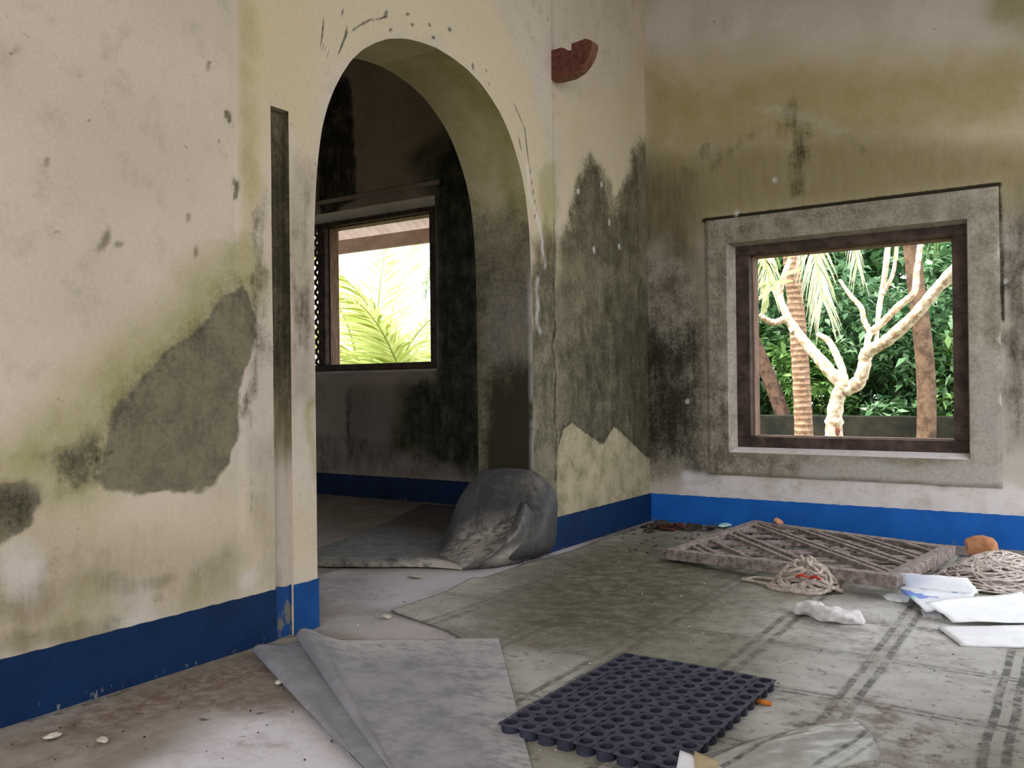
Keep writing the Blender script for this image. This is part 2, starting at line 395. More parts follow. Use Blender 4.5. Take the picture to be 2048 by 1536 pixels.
MAT['bush2'] = leaf_mat('shrub_leaf_mid', srgb(84, 132, 62), srgb(150, 182, 108), .3, .4, 0, 1)
MAT['bush3'] = leaf_mat('shrub_leaf_bright', srgb(120, 168, 66), srgb(196, 214, 116), .35, .4, 0, 1)
MAT['plumleaf'] = leaf_mat('frangipani_leaf', srgb(170, 186, 120), srgb(215, 220, 170), .4, .4, 0, 1)
def bark(name, c1, c2, sc, ringsc=None, rough=.85):
    n = NB(name, rough, .2)
    b = n.noise(sc, None, 5, .7)
    c = n.mix(n.rng(b, .4, .62), c1, c2)
    if ringsc:
        z = n.sep(n.W)[2]
        w = n.math('SINE', n.math('MULTIPLY', n.math('ADD', z, n.math('MULTIPLY', n.noise(5), .04)), ringsc))
        c = n.mix(n.rng(w, .3, .95, 0, .6), c, srgb(92, 70, 56))
        n.bump(n.math('ADD', n.math('MULTIPLY', w, .5), b), .6, .01)
    else: n.bump(b, .5, .01)
    return n.out(c)
MAT['plumbark'] = bark('frangipani_bark', srgb(236, 221, 197), srgb(174, 146, 114), 22)
MAT['palmbark'] = bark('coconut_bark', srgb(178, 146, 120), srgb(138, 108, 86), 16, 110)
MAT['treebark'] = bark('brown_bark', srgb(122, 98, 78), srgb(84, 66, 52), 9)
MAT['darkbark'] = bark('dark_bark', srgb(104, 80, 66), srgb(66, 50, 42), 12)
MAT['scar'] = simple('cut_branch_scar', srgb(150, 92, 76), srgb(104, 60, 50), 30, .8)
MAT['mosswall'] = simple('mossy_garden_wall', srgb(22, 24, 17), srgb(46, 43, 31), 5, .9, (1, 1, 1), .5)
MAT['earth'] = simple('garden_earth', srgb(120, 106, 84), srgb(92, 98, 62), 2, .95)

# ---------------------------------------------------------------- surfaces with stain maps
def grid(name, us, vs, to3d, conv, mat, holes=(), paint=None, parent=None, tmap=None, smooth=True):
    us = np.asarray(us); vs = np.asarray(vs); U, V = np.meshgrid(us, vs, indexing='ij')
    if tmap is not None: U, V = tmap(U, V)
    nu, nv = U.shape; u = U.ravel(); v = V.ravel()
    fld = Fields(u, v, conv)
    if paint: paint(fld)
    P = to3d(u, v, fld)
    idx = np.arange(nu*nv).reshape(nu, nv)
    q = np.stack([idx[:-1, :-1], idx[1:, :-1], idx[1:, 1:], idx[:-1, 1:]], -1)
    cu = (U[:-1, :-1]+U[1:, 1:])/2; cv = (V[:-1, :-1]+V[1:, 1:])/2
    keep = np.ones(cu.shape, bool)
    for (a, b, c, d) in holes: keep &= ~((cu > a) & (cu < b) & (cv > c) & (cv < d))
    q = q[keep].reshape(-1, 4)
    used = np.zeros(nu*nv, bool); used[q.ravel()] = True; remap = np.cumsum(used)-1
    at_ = {k: a[used] for k, a in fld.attrs().items()}
    me = bpy.data.meshes.new(name)
    me.from_pydata(P[used].tolist(), [], remap[q].tolist()); me.update()
    for k, a in at_.items():
        w = me.attributes.new(k, 'FLOAT_COLOR', 'POINT'); w.data.foreach_set('color', a.astype(np.float32).ravel())
    return link(name, me, mat, parent, smooth)
def lin(a, b, st, extra=()):
    s = set(np.round(np.linspace(a, b, max(2, int(round((b-a)/st))+1)), 5).tolist()) | {round(e, 5) for e in extra if a <= e <= b}
    L = sorted(s); out = [L[0]]
    for x in L[1:]:
        if x-out[-1] < st*.3:
            if x in [round(e, 5) for e in extra]: out[-1] = x if out[-1] != L[0] else out[-1]
            continue
        out.append(x)
    return out
HT = 3.5
AY, AR, ATOP = -1.996, .69, 2.172                                # arch centre, half width, crown
prof_y = [0, .1, .2, .3, .37, .44, .5, .55, .59, .62, .645, .66, .672, .681, .686, .69]
prof_z = [2.172, 2.165, 2.148, 2.115, 2.077, 2.03, 1.972, 1.905, 1.838, 1.775, 1.70, 1.63, 1.55, 1.45, 1.36, 1.2]
def arch_z(d): return np.interp(np.abs(d), prof_y, prof_z)
YL, YR = AY-AR, AY+AR
TH = .312

def paintA(f):
    P = f.poly; L = f.line
    # damp grey patch
    P(CEMENT, [(478,585),(505,640),(500,730),(488,830),(466,925),(440,962),(360,986),(215,990),(195,965),(205,900),(205,845),(330,705),(430,610)], 1, .03)
    P(CEMENT, [(70,900),(205,840),(215,990),(110,1000),(75,960)], .55, .06)
    L(GREEN, [(-40,950),(60,930),(190,850),(320,690),(470,545)], .75, .10, .10)
    L(DARK, [(205,850),(330,700),(470,575)], .45, .05, .05)
    P(DARK, [(190,850),(330,700),(480,580),(505,700),(470,920),(350,985),(200,990)], .20, .05)
    f.blob(DARK, (150,940), .10, .09, .42, .6)
    f.blob(GREEN, (140,930), .16, .12, .75, .6)
    P(CEMENT, [(-60,985),(50,965),(88,1008),(80,1055),(0,1108),(-60,1130)], .9, .02)
    P(BROWN, [(-60,985),(50,965),(88,1008),(80,1055),(0,1108),(-60,1130)], .8, .02)
    P(DARK, [(-60,985),(50,965),(88,1008),(80,1055),(0,1108),(-60,1130)], .62, .03)
    P(GREEN, [(-60,900),(40,905),(60,960),(-60,985)], .7, .05)
    P(YELLOW, [(200,640),(400,300),(475,280),(478,560),(300,720),(120,850)], .40, .16)
    # dirty lower wall; broad tones also put its dimmer light into the colour
    P(BROWN, [(-60,1080),(80,1040),(300,1090),(480,1080),(480,1190),(-60,1320)], .34, .10)
    P(YELLOW, [(-60,960),(300,1000),(470,960),(640,1000),(640,1160),(-60,1320)], .40, .12)
    P(CEMENT, [(-60,1010),(300,1040),(470,1020),(640,1020),(640,1170),(-60,1330)], .30, .12)
    P(CEMENT, [(-60,1120),(60,1085),(150,1120),(160,1230),(-60,1290)], .36, .06)
    P(CEMENT, [(360,1110),(430,1090),(450,1150),(390,1180)], .42, .04)
    rs = np.random.RandomState(21)
    for _ in range(26):
        p = (rs.uniform(-20, 520), rs.uniform(1110, 1290)); r_ = rs.uniform(.02, .08)
        f.blob([BROWN, CEMENT, GREEN, YELLOW, LIGHT][rs.randint(5)], p, r_, r_*rs.uniform(.5, 1.3), rs.uniform(.25, .5), .7)
    for p, a, b in [((70,1200),.10,.06), ((150,1265),.10,.04), ((40,1280),.09,.05), ((240,1175),.06,.04), ((310,1150),.07,.025)]: f.blob(BROWN, p, a, b, .6, .6)
    L(DARK, [(230,842),(300,846),(440,835)], .5, .003, .006, raw=True); L(DARK, [(195,918),(215,908),(232,900)], .8, .003, .006, raw=True)
    f.blob(GREEN, (240,1230), .05, .05, .5, .6); f.blob(GREEN, (440,1150), .08, .08, .3, .6)
    f.blob(DARK, (320,1180), .05, .02, .35, .6); f.blob(DARK, (390,1130), .06, .04, .33, .6)
    # arch surround, left pier
    P(YELLOW, [(478,-60),(640,-60),(690,60),(640,190),(620,330),(560,210),(500,420),(478,620)], .62, .05)
    P(GREEN, [(474,-60),(500,-60),(494,300),(496,560),(474,640)], .26, .04)
    for p, q in (((490,45),.10), ((492,240),.09), ((490,330),.12), ((488,150),.06)): f.blob(GREEN, p, .05, q, .45, .7)
    P(DARK, [(490,420),(520,360),(540,380),(540,720),(520,800),(500,700)], .50, .04)
    L(DARK, [(500,560),(512,760),(498,820)], .60, .014, .02)
    P(DARK, [(575,520),(600,560),(625,530),(628,760),(600,700),(578,740)], .52, .03)
    P(DARK, [(578,240),(630,260),(628,560),(578,560)], .33, .03)
    P(BROWN, [(575,300),(628,330),(628,800),(575,800)], .38, .04)
    P(BROWN, [(510,880),(560,860),(570,1180),(520,1180)], .30, .04)
    P(GREEN, [(610,800),(630,780),(632,940),(618,960)], .6, .02)
    L(DARK, [(507,790),(506,930),(520,1160)], .45, .006, .008)
    # around the crown
    P(LIGHT, [(630,-60),(960,-60),(1090,160),(1110,330),(1066,400),(1035,330),(960,170),(880,90),(800,66),(720,90),(640,200)], .12, .08)
    P(YELLOW, [(630,-60),(960,-60),(1060,160),(1100,330),(1108,520),(1066,520),(1035,330),(960,170),(880,90),(800,66),(720,90),(660,160)], .66, .05)
    P(GREEN, [(1075,340),(1110,330),(1110,480),(1080,470)], .55, .03)
    for c in ([(683,22),(690,70),(676,105)], [(700,62),(735,42),(770,35)], [(765,10),(778,62)], [(810,22),(826,60)], [(850,32),(866,78)], [(645,40),(640,90),(655,110)],
              [(895,50),(903,80)], [(970,140),(976,170)], [(1000,190),(1003,225)], [(1026,208),(1048,258),(1052,300),(1062,370),(1070,420),(1066,440)], [(1035,270),(1040,300)],
              [(938,100),(946,150)]):
        L(DARK, c, .95, .0035, .006, raw=True)
    L(LIGHT, [(1046,320),(1068,440),(1085,530)], .8, .010, .012)
    L(LIGHT, [(1075,560),(1070,640),(1080,660)], .6, .010, .012)
    P(DARK, [(1060,480),(1090,420),(1112,480),(1114,900),(1062,900)], .50, .06)
    P(CEMENT, [(1060,520),(1112,500),(1114,1000),(1062,1000)], .75, .05)
    P(BROWN, [(1060,480),(1112,470),(1114,1000),(1062,1000)], .85, .05)
    L(DARK, [(1106,440),(1108,640),(1108,760),(1110,960)], .85, .008, .014)
    L(GREEN, [(1090,820),(1105,980)], .75, .025, .03)
    # right strip, mould
    P(YELLOW, [(1112,180),(1250,160),(1290,60),(1290,470),(1150,420),(1115,440)], .45, .12)
    P(YELLOW, [(1130,400),(1290,350),(1300,900),(1115,900)], .5, .08)
    P(GREEN, [(1112,520),(1288,540),(1300,885),(1130,860)], .75, .12)
    P(BROWN, [(1112,480),(1288,480),(1300,885),(1130,860)], .45, .12)
    P(DARK, [(1128,430),(1165,330),(1182,290),(1205,325),(1235,380),(1262,300),(1274,285),(1284,420),(1284,560),(1200,540),(1130,480)], .52, .04)
    P(CEMENT, [(1118,500),(1150,400),(1200,350),(1285,400),(1288,720),(1230,760),(1118,720)], .50, .16)
    P(DARK, [(1118,470),(1190,360),(1285,420),(1290,760),(1118,760)], .36, .10)
    P(DARK, [(1112,600),(1288,580),(1296,860),(1270,868),(1232,858),(1200,882),(1150,835),(1125,872)], .42, .22)
    P(DARK, [(1116,740),(1288,720),(1296,860),(1270,868),(1232,858),(1200,882),(1150,835),(1125,872)], .42, .05)
    L(DARK, [(1278,560),(1282,700),(1282,850)], .75, .014, .02)
    L(DARK, [(1268,300),(1262,380),(1268,440)], .55, .015, .02)
    P(CEMENT, [(1106,600),(1122,480),(1150,380),(1182,300),(1205,335),(1230,420),(1258,330),(1276,280),(1320,280),(1320,1000),(1106,1040)], .92, .22)
    P(BROWN, [(1106,620),(1200,480),(1320,500),(1320,1000),(1106,1040)], 1, .30)
    P(DARK, [(1106,680),(1200,520),(1320,560),(1320,1000),(1106,1040)], .66, .34)
    P(GREEN, [(1106,700),(1320,640),(1320,1000),(1106,1040)], .5, .2)
    P(DARK, [(1225,640),(1320,600),(1320,960),(1250,900)], .68, .10)
    # a patch of newer, pale green paint below the mould
    panel = [(1112,1060),(1113,904),(1126,856),(1144,843),(1166,860),(1206,887),(1228,849),(1259,878),(1294,913),(1320,930),(1320,1000)]
    m = sstep(-.008, .008, f.sd([f.conv(*p) for p in panel], True, True)+.02*(fbm(f.u0*40, f.v0*40, 12)-.47))
    for c_, t_ in ((DARK, .0), (BROWN, .25), (CEMENT, .42), (GREEN, .42), (YELLOW, .3)): f.ch[c_] = f.ch[c_]*(1-m)+m*t_
    L(DARK, panel[1:9], .8, .006, .012, raw=True)
    for p in [(1158,384),(1206,376),(1190,505),(1218,438),(1236,492)]: f.blob(LIGHT, p, .011, .02, 1, .3)
    for p, a, b in [((42,95),.010,.010),((455,250),.008,.028),((462,365),.008,.02),((465,395),.005,.03),((240,480),.01,.01),((380,425),.006,.012),((390,500),.006,.02),((165,640),.008,.006),
                    ((118,330),.01,.012),((205,468),.012,.03),((330,220),.005,.006),((420,125),.006,.012),((170,150),.007,.007)]:
        f.blob(BROWN, p, a, b, .8, .4)
    for p in [(455,250),(462,365),(465,390)]: f.blob(CEMENT, p, .008, .028, .8, .4)

    sm = (f.u0 < -2.993+.012*(fbm(f.v0*30, f.v0*0, 5)-.47))                # the surround's paint stops at its seam
    f.ch[YELLOW][sm & (f.v0 > .95)] *= .35; f.ch[GREEN][sm & (f.v0 > 1.25)] *= .15
    f.ch[YELLOW][(~sm) & (f.u0 < YL-.02) & (f.v0 > 1.0)] += .12

def front(u, v, f):                                               # left wall face, x ~ 0, the arch surround stands a little proud
    x = .003*(fbm(u*4, v*4, 9)-.47)
    seam = -2.993+.012*(fbm(v*30, v*0, 5)-.47)
    x = x+np.where((u > seam) & (u < -1.088+.006*(fbm(v*25, v*0, 6)-.47)), .006, 0)
    return np.stack([x, u, v], 1)
CH0, CH1, CHZ0, CHZ1 = -2.868, -2.793, .0, 1.712                     # an open pipe chase cut in the left pier
zs = lin(0, HT, .0125, (CHZ1,))
yl = lin(-3.9, YL, .0125, (CH0, CH1)); yr = lin(YR, 0, .0125)
wallA = grid('wall_left', yl, zs, front, onA, MAT['wallA'], holes=[(CH0, CH1, CHZ0, CHZ1)], paint=paintA)
tag(wallA, kind='structure')
grid('pier', yr, zs, front, onA, MAT['wallA'], paint=paintA, parent=wallA)
th = np.linspace(-math.pi/2, math.pi/2, 81); ya = AY+AR*np.sin(th)
tv = np.linspace(0, 1, 170)
grid('arch_head', ya, tv, front, onA, MAT['wallA'], paint=paintA, parent=wallA,
     tmap=lambda U, V: (U, arch_z(U-AY)+(HT-arch_z(U-AY))*V))
# below the springing the arch columns must not cover the opening: profile ends at 1.2, so add the two jamb edges to the floor
def chase(parent):
    V = []; Fs = []
    n = 60; d = .020
    vs = np.linspace(CHZ0, CHZ1, n)
    prof = [(.0055, CH0-.001), (-d, CH0+.003), (-d, CH1-.003), (.0055, CH1+.001)]
    # split each profile segment for the stain map
    pr = []
    for i in range(3):
        a, b = prof[i], prof[i+1]
        for k in range(6): t = k/6; pr.append((a[0]+(b[0]-a[0])*t, a[1]+(b[1]-a[1])*t))
    pr.append(prof[-1])
    X = np.array([q[0] for q in pr]); Y = np.array([q[1] for q in pr])
    def to3(u, v, f):
        i = np.rint(u).astype(int); return np.stack([np.where(X[i] < 0, X[i]*(.35+.65*sstep(.3, .75, v)), X[i])+.003*(fbm(v*30, Y[i]*30, 2)-.5), Y[i], v], 1)*1.0
    def pnt(f):
        v = f.v0
        f.ch[DARK] =   .80*sstep(.5, .95, v)*(1-.25*sstep(1.45, 1.7, v))
        f.ch[BROWN] = .7*sstep(.5, .7, v)+.25
        f.ch[GREEN] = .5*sstep(.5, .7, v)
    grid('pipe_chase', np.arange(len(pr)), vs, to3, lambda a, b: (0, 0), MAT['wallA'], paint=pnt, parent=parent)
    m = MB(); m.add([(0, CH0, CHZ1), (0, CH1, CHZ1), (-d, CH1, CHZ1-.0), (-d, CH0, CHZ1)], [(0, 1, 2, 3)]); m.build('chase_top', MAT['plain'], parent)
chase(wallA)

# arch reveal (intrados + jambs)
def reveal_profile():
    pts = [(YL, z) for z in np.linspace(0, 1.2, 60)[:-1]]
    pts += [(AY+AR*math.sin(t), float(arch_z(AR*math.sin(t)))) for t in np.linspace(-math.pi/2, math.pi/2, 140)]
    pts += [(YR, z) for z in np.linspace(1.2, 0, 90)[1:]]
    return pts
RP = reveal_profile(); RY = np.array([p[0] for p in RP]); RZ = np.array([p[1] for p in RP])
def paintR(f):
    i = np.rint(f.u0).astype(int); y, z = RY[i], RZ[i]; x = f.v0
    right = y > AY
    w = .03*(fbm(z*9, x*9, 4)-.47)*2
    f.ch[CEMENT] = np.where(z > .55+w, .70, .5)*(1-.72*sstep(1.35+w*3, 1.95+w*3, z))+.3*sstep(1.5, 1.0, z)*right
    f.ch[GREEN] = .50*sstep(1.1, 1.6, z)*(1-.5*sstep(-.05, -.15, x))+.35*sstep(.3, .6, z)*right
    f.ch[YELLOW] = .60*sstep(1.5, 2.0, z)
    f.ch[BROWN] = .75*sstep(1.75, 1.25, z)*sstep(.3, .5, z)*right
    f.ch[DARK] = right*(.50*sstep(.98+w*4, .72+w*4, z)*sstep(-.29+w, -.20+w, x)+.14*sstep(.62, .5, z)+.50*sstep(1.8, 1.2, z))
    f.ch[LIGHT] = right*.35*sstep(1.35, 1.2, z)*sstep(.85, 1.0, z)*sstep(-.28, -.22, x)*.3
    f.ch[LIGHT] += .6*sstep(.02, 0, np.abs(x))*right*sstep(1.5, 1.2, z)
def rev3(u, v, f):
    i = np.rint(u).astype(int)
    nz = .006*(fbm(RY[i]*6+RZ[i]*6, v*6, 8)-.47)*(v < -.01)*(v > -TH+.01)
    c = np.array([AY]); r = np.sign(RY[i]-AY)
    return np.stack([v+.006*(v > -.001), RY[i]-r*nz, RZ[i]], 1)
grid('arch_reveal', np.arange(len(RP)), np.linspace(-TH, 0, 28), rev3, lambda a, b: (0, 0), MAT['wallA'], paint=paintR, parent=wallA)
# coarse rest of the partition: the part towards the camera and the face in the far room
def plain_faces():
    m = MB()
    m.add([(0, REAR, 0), (0, -3.9, 0), (0, -3.9, HT), (0, REAR, HT)], [(0, 1, 2, 3)])
    m.build('near_face', MAT['plain'], wallA)
    m = MB(); x = -TH
    m.add([(x, REAR, 0), (x, YL, 0), (x, YL, HT), (x, REAR, HT)], [(0, 3, 2, 1)])
    m.add([(x, YR, 0), (x, 0, 0), (x, 0, HT), (x, YR, HT)], [(0, 3, 2, 1)])
    for i in range(80):
        a, b = ya[i], ya[i+1]
        m.add([(x, a, float(arch_z(a-AY))), (x, b, float(arch_z(b-AY))), (x, b, HT), (x, a, HT)], [(0, 3, 2, 1)])
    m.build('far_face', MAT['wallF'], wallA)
plain_faces()

# back wall, right part
PX0, PX1, PZ0, PZ1 = .369, 1.8355, .291, 1.737                     # plaster surround outer edge
RX0, RX1, RZ0, RZ1 = .4916, 1.7006, .422, 1.596                    # where the surround turns into the opening
def paintB(f):
    P = f.poly; L = f.line
    P(YELLOW, [(1285,110),(1500,100),(1780,90),(2080,90),(2080,420),(1285,460)], .60, .14)
    P(GREEN, [(1285,130),(1420,180),(1560,140),(1760,150),(2080,110),(2080,230),(1700,280),(1290,300)], .62, .10)
    P(GREEN, [(1980,-40),(2080,-40),(2080,90),(1990,40)], .6, .06)
    P(GREEN, [(1285,300),(1420,300),(1700,260),(2080,300),(2080,440),(1990,380),(1410,440),(1400,700),(1285,720)], .62, .12)
    P(BROWN, [(1420,300),(1700,260),(2080,300),(1990,380),(1410,440)], .40, .10)
    P(BROWN, [(1290,330),(1400,290),(1800,260),(2060,330),(2080,700),(2005,440),(1995,372),(1410,443),(1405,700),(1300,820)], .38, .10)
    P(LIGHT, [(1285,-60),(2080,-60),(2080,60),(1285,90)], .0, .1)
    P(CEMENT, [(1230,500),(1330,470),(1412,560),(1422,965),(1340,950),(1230,960)], .90, .26)
    P(DARK, [(1230,600),(1330,640),(1412,640),(1420,958),(1380,950),(1330,938),(1230,945)], .82, .24)
    P(BROWN, [(1230,330),(1410,330),(1418,955),(1230,950)], .85, .16)
    P(GREEN, [(1285,330),(1410,330),(1418,800),(1304,800)], .55, .16)
    P(DARK, [(1230,420),(1320,500),(1410,470),(1418,955),(1230,950)], .50, .26)
    P(DARK, [(1300,480),(1408,470),(1412,700),(1300,720)], .40, .09)
    P(DARK, [(1296,480),(1330,480),(1330,760),(1298,780)], .35, .06)
    f.blob(DARK, (1412,300), .05, .06, .50, .6); f.blob(DARK, (1380,340), .10, .04, .34, .6)
    P(DARK, [(1535,225),(1640,215),(1655,240),(1625,290),(1600,400),(1575,400),(1570,290),(1530,250)], .50, .10)
    L(DARK, [(1585,215),(1598,300),(1590,380)], .60, .05, .07)
    L(DARK, [(1560,240),(1480,290),(1430,330)], .40, .04, .06); L(DARK, [(1650,250),(1720,290)], .40, .03, .04)
    P(LIGHT, [(1500,225),(1560,215),(1620,225),(1700,260),(1680,268),(1590,236)], .22, .03)
    P(LIGHT, [(1690,60),(2080,40),(2080,95),(1850,92)], .16, .05)
    P(DARK, [(2004,420),(2080,400),(2080,800),(2012,920)], .58, .08)
    P(BROWN, [(1996,360),(2080,340),(2080,900),(2004,900)], .5, .08)
    P(DARK, [(2006,500),(2048,480),(2060,700),(2010,720)], .62, .04)
    P(BROWN, [(1990,320),(2080,300),(2080,480),(2000,470)], .4, .06)
    P(LIGHT, [(1360,950),(2080,975),(2080,1050),(1360,995)], .75, .03)
    P(DARK, [(1303,880),(1400,900),(1420,950),(1310,955)], .36, .03)
    L(DARK, [(1287,60),(1290,400),(1300,900)], .85, .004, .006, raw=True)
    L(DARK, [(1408,441),(1998,369)], 1.3, .012, .010, raw=True); L(DARK, [(1998,372),(2005,640)], 1.0, .009, .01, raw=True)
    L(DARK, [(1410,443),(1420,947)], .65, .004, .007, raw=True); L(DARK, [(1420,947),(2007,977)], .75, .004, .006, raw=True)
    for p in [(1548,360),(1372,800),(1470,424),(2020,560)]: f.blob(LIGHT, p, .012, .015, .7, .4)
bx = lin(0, RX, .0125, (RX0, RX1)); bz = lin(0, HT, .0125, (RZ0, RZ1))
wallB = grid('wall_back', bx, bz, lambda u, v, f: np.stack([u, .003*(fbm(u*4, v*4, 19)-.47), v], 1), onB, MAT['wallB'],
             holes=[(RX0, RX1, RZ0, RZ1)], paint=paintB)
tag(wallB, kind='structure')

def paintS(f):                                                      # the raised plaster surround
    P = f.poly; L = f.line
    P(CEMENT, [(1400,430),(2010,360),(2020,990),(1410,960)], .62, .02)
    P(DARK, [(1410,443),(1600,425),(1600,470),(1454,484),(1459,903),(1600,925),(1600,950),(1418,947)], .38, .05)
    P(DARK, [(1415,780),(1460,760),(1465,905),(1500,940),(1418,947)], .5, .04)
    P(BROWN, [(1410,443),(1990,375),(1996,420),(1500,490)], .35, .05)
    P(DARK, [(1600,415),(1760,400),(1760,440),(1600,460)], .34, .04)
    P(DARK, [(1940,470),(1958,470),(1962,800),(1945,800)], .34, .04)
    P(LIGHT, [(1600,925),(2010,930),(2010,980),(1600,958)], .35, .03)
    P(LIGHT, [(1950,700),(2000,700),(2005,970),(1950,970)], .25, .04)
SUR = .014
win1 = empty('window_1', (0, 0, 0)); tag(win1, kind='structure')
sx = lin(PX0, PX1, .0125, (RX0, RX1)); sz = lin(PZ0, PZ1, .0125, (RZ0, RZ1))
o = grid('plaster_surround', sx, sz, lambda u, v, f: np.stack([u, np.full_like(u, -SUR)+.003*(fbm(u*6, v*6, 29)-.47)+.010*((u < PX0+.004)|(u > PX1-.004)|(v < PZ0+.004)|(v > PZ1-.004)), v], 1), onB, MAT['wallB'],
         holes=[(RX0, RX1, RZ0, RZ1)], paint=paintS, parent=win1)
m = MB()
for (a, b) in [((PX0, PZ0), (PX1, PZ0)), ((PX1, PZ0), (PX1, PZ1)), ((PX1, PZ1), (PX0, PZ1)), ((PX0, PZ1), (PX0, PZ0))]:
    m.add([(a[0], -SUR+.010, a[1]), (b[0], -SUR+.010, b[1]), (b[0], .004, b[1]), (a[0], .004, a[1])], [(0, 1, 2, 3)])
m.build('surround_edge', MAT['oldwood'], win1)
# splayed plaster reveal, wood frame
WX0, WX1, WZ0, WZ1, WY = .540, 1.686, .462, 1.574, .045            # outer edge of the wooden frame
IX0, IX1, IZ0, IZ1 = .600, 1.626, .508, 1.528                      # clear opening
def splay(name, a0, a1, b1, b0, mat):
    m = MB(); V = []
    n = 24
    for i in range(n+1):
        t = i/n
        p = Vector(a0).lerp(Vector(a1), t); q = Vector(b0).lerp(Vector(b1), t)
        for k in range(5):
            s_ = k/4; r = p.lerp(q, s_); V.append(r)
    Fs = [(i*5+k, (i+1)*5+k, (i+1)*5+k+1, i*5+k+1) for i in range(n) for k in range(4)]
    st = np.zeros((len(V), 4)); st[:, 2] = .55; st[:, 0] = .28; tn = np.zeros((len(V), 4)); tn[:, 1] = .15
    return mesh(name, V, Fs, mat, win1, True, {'stain': st, 'tone': tn})
y0 = -SUR
splay('reveal_head', (RX0, y0, RZ1), (RX1, y0, RZ1), (WX1, WY+.03, WZ1), (WX0, WY+.03, WZ1), MAT['wallB'])
splay('reveal_side', (RX0, y0, RZ0), (RX0, y0, RZ1), (WX0, WY+.03, WZ1), (WX0, WY+.03, WZ0), MAT['wallB'])
splay('reveal_side', (RX1, y0, RZ0), (RX1, y0, RZ1), (WX1, WY+.03, WZ1), (WX1, WY+.03, WZ0), MAT['wallB'])
o = splay('reveal_sill', (RX0, y0, RZ0), (RX1, y0, RZ0), (WX1, WY+.03, WZ0+.0), (WX0, WY+.03, WZ0), MAT['wallB'])  # sill set near white, so the daylight on it is in the colour
for a in o.data.attributes:
    if a.name == 'tone':
        c = np.zeros((len(o.data.vertices), 4)); c[:, 1] = .9; a.data.foreach_set('color', c.astype(np.float32).ravel())
    if a.name == 'stain':
        c = np.zeros((len(o.data.vertices), 4)); c[:, 2] = .0; a.data.foreach_set('color', c.astype(np.float32).ravel())
def frame(parent, x0, x1, z0, z1, ix0, ix1, iz0, iz1, y0, y1, pale):
    for nm, a, b in [('frame_head', (x0, y0, iz1), (x1, y1, z1)), ('frame_sill', (x0, y0, z0), (x1, y1, iz0)),
                     ('frame_stile', (x0, y0, iz0), (ix0, y1, iz1)), ('frame_stile', (ix1, y0, iz0), (x1, y1, iz1))]:
        m = MB(); m.box(a, b); m.build(nm, MAT['darkwood'], parent, bevel=.004)
    # rebate lining that catches the daylight
    e = .008; ya_, yb = y0+.055, y1-.004
    for nm, a, b in [('frame_lining', (ix0, ya_, iz0), (ix0+e, yb, iz1)), ('frame_lining', (ix1-e, ya_, iz0), (ix1, yb, iz1)),
                     ('frame_lining', (ix0, ya_, iz1-e), (ix1, yb, iz1)), ('frame_lining', (ix0, ya_, iz0), (ix1, yb, iz0+e*.6))]:
        m = MB(); m.box(a, b); m.build(nm, pale, parent)
frame(win1, WX0-.03, WX1+.03, WZ0-.03, WZ1+.03, IX0, IX1, IZ0, IZ1, WY, .19, MAT['palewood'])
def outside_shell(parent, x0, x1, z0, z1, holes):                    # outer skin of the wall with its window openings
    xs = sorted({x0, x1, *[h[0] for h in holes], *[h[1] for h in holes]}); zz = sorted({z0, z1, *[h[2] for h in holes], *[h[3] for h in holes]})
    m = MB()
    for i in range(len(xs)-1):
        for k in range(len(zz)-1):
            cx, cz = (xs[i]+xs[i+1])/2, (zz[k]+zz[k+1])/2
            if any(h[0] < cx < h[1] and h[2] < cz < h[3] for h in holes): continue
            m.add([(xs[i], .2, zz[k]), (xs[i+1], .2, zz[k]), (xs[i+1], .2, zz[k+1]), (xs[i], .2, zz[k+1])], [(0, 3, 2, 1)])
    for h in holes:
        a, b, c, d = h
        m.add([(a, .05, c), (b, .05, c), (b, .05, d), (a, .05, d), (a, .2, c), (b, .2, c), (b, .2, d), (a, .2, d)], [(0, 1, 5, 4), (1, 2, 6, 5), (2, 3, 7, 6), (3, 0, 4, 7)])
    m.build('outer_face', MAT['plain'], parent)
L0, L1, LZ0, LZ1 = -3.62, -1.640, .945, 2.085                       # far-room window, outer edge of its wood
outside_shell(wallB, -5.2, RX+.25, -.2, HT, [(WX0-.03, WX1+.03, WZ0-.03, WZ1+.03), (L0, L1, LZ0, LZ1)])

# far room: its stretch of the back wall, other walls
FX = -5.0
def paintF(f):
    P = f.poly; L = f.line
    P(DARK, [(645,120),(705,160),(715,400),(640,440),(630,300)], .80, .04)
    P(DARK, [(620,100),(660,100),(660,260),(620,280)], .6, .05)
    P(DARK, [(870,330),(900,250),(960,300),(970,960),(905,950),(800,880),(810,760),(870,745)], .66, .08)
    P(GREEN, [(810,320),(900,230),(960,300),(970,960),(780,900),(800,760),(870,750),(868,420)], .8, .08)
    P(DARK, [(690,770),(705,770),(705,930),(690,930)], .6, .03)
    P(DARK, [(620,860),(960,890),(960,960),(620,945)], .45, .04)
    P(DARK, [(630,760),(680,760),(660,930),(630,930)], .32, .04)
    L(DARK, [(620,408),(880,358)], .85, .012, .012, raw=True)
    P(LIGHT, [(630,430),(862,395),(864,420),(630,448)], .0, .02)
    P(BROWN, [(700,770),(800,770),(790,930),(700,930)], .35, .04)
fxs = lin(FX, -TH, .022, (L0-.05, L1+.04)); fzs = lin(0, HT, .022, (LZ0-.02, LZ1+.06))
HF = (L0-.05, L1+.04, LZ0-.02, LZ1+.06)
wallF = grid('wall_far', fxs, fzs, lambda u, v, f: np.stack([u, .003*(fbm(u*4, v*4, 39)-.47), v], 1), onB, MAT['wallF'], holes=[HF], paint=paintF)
tag(wallF, kind='structure')
win2 = empty('window_2', (0, 0, 0)); tag(win2, kind='structure')
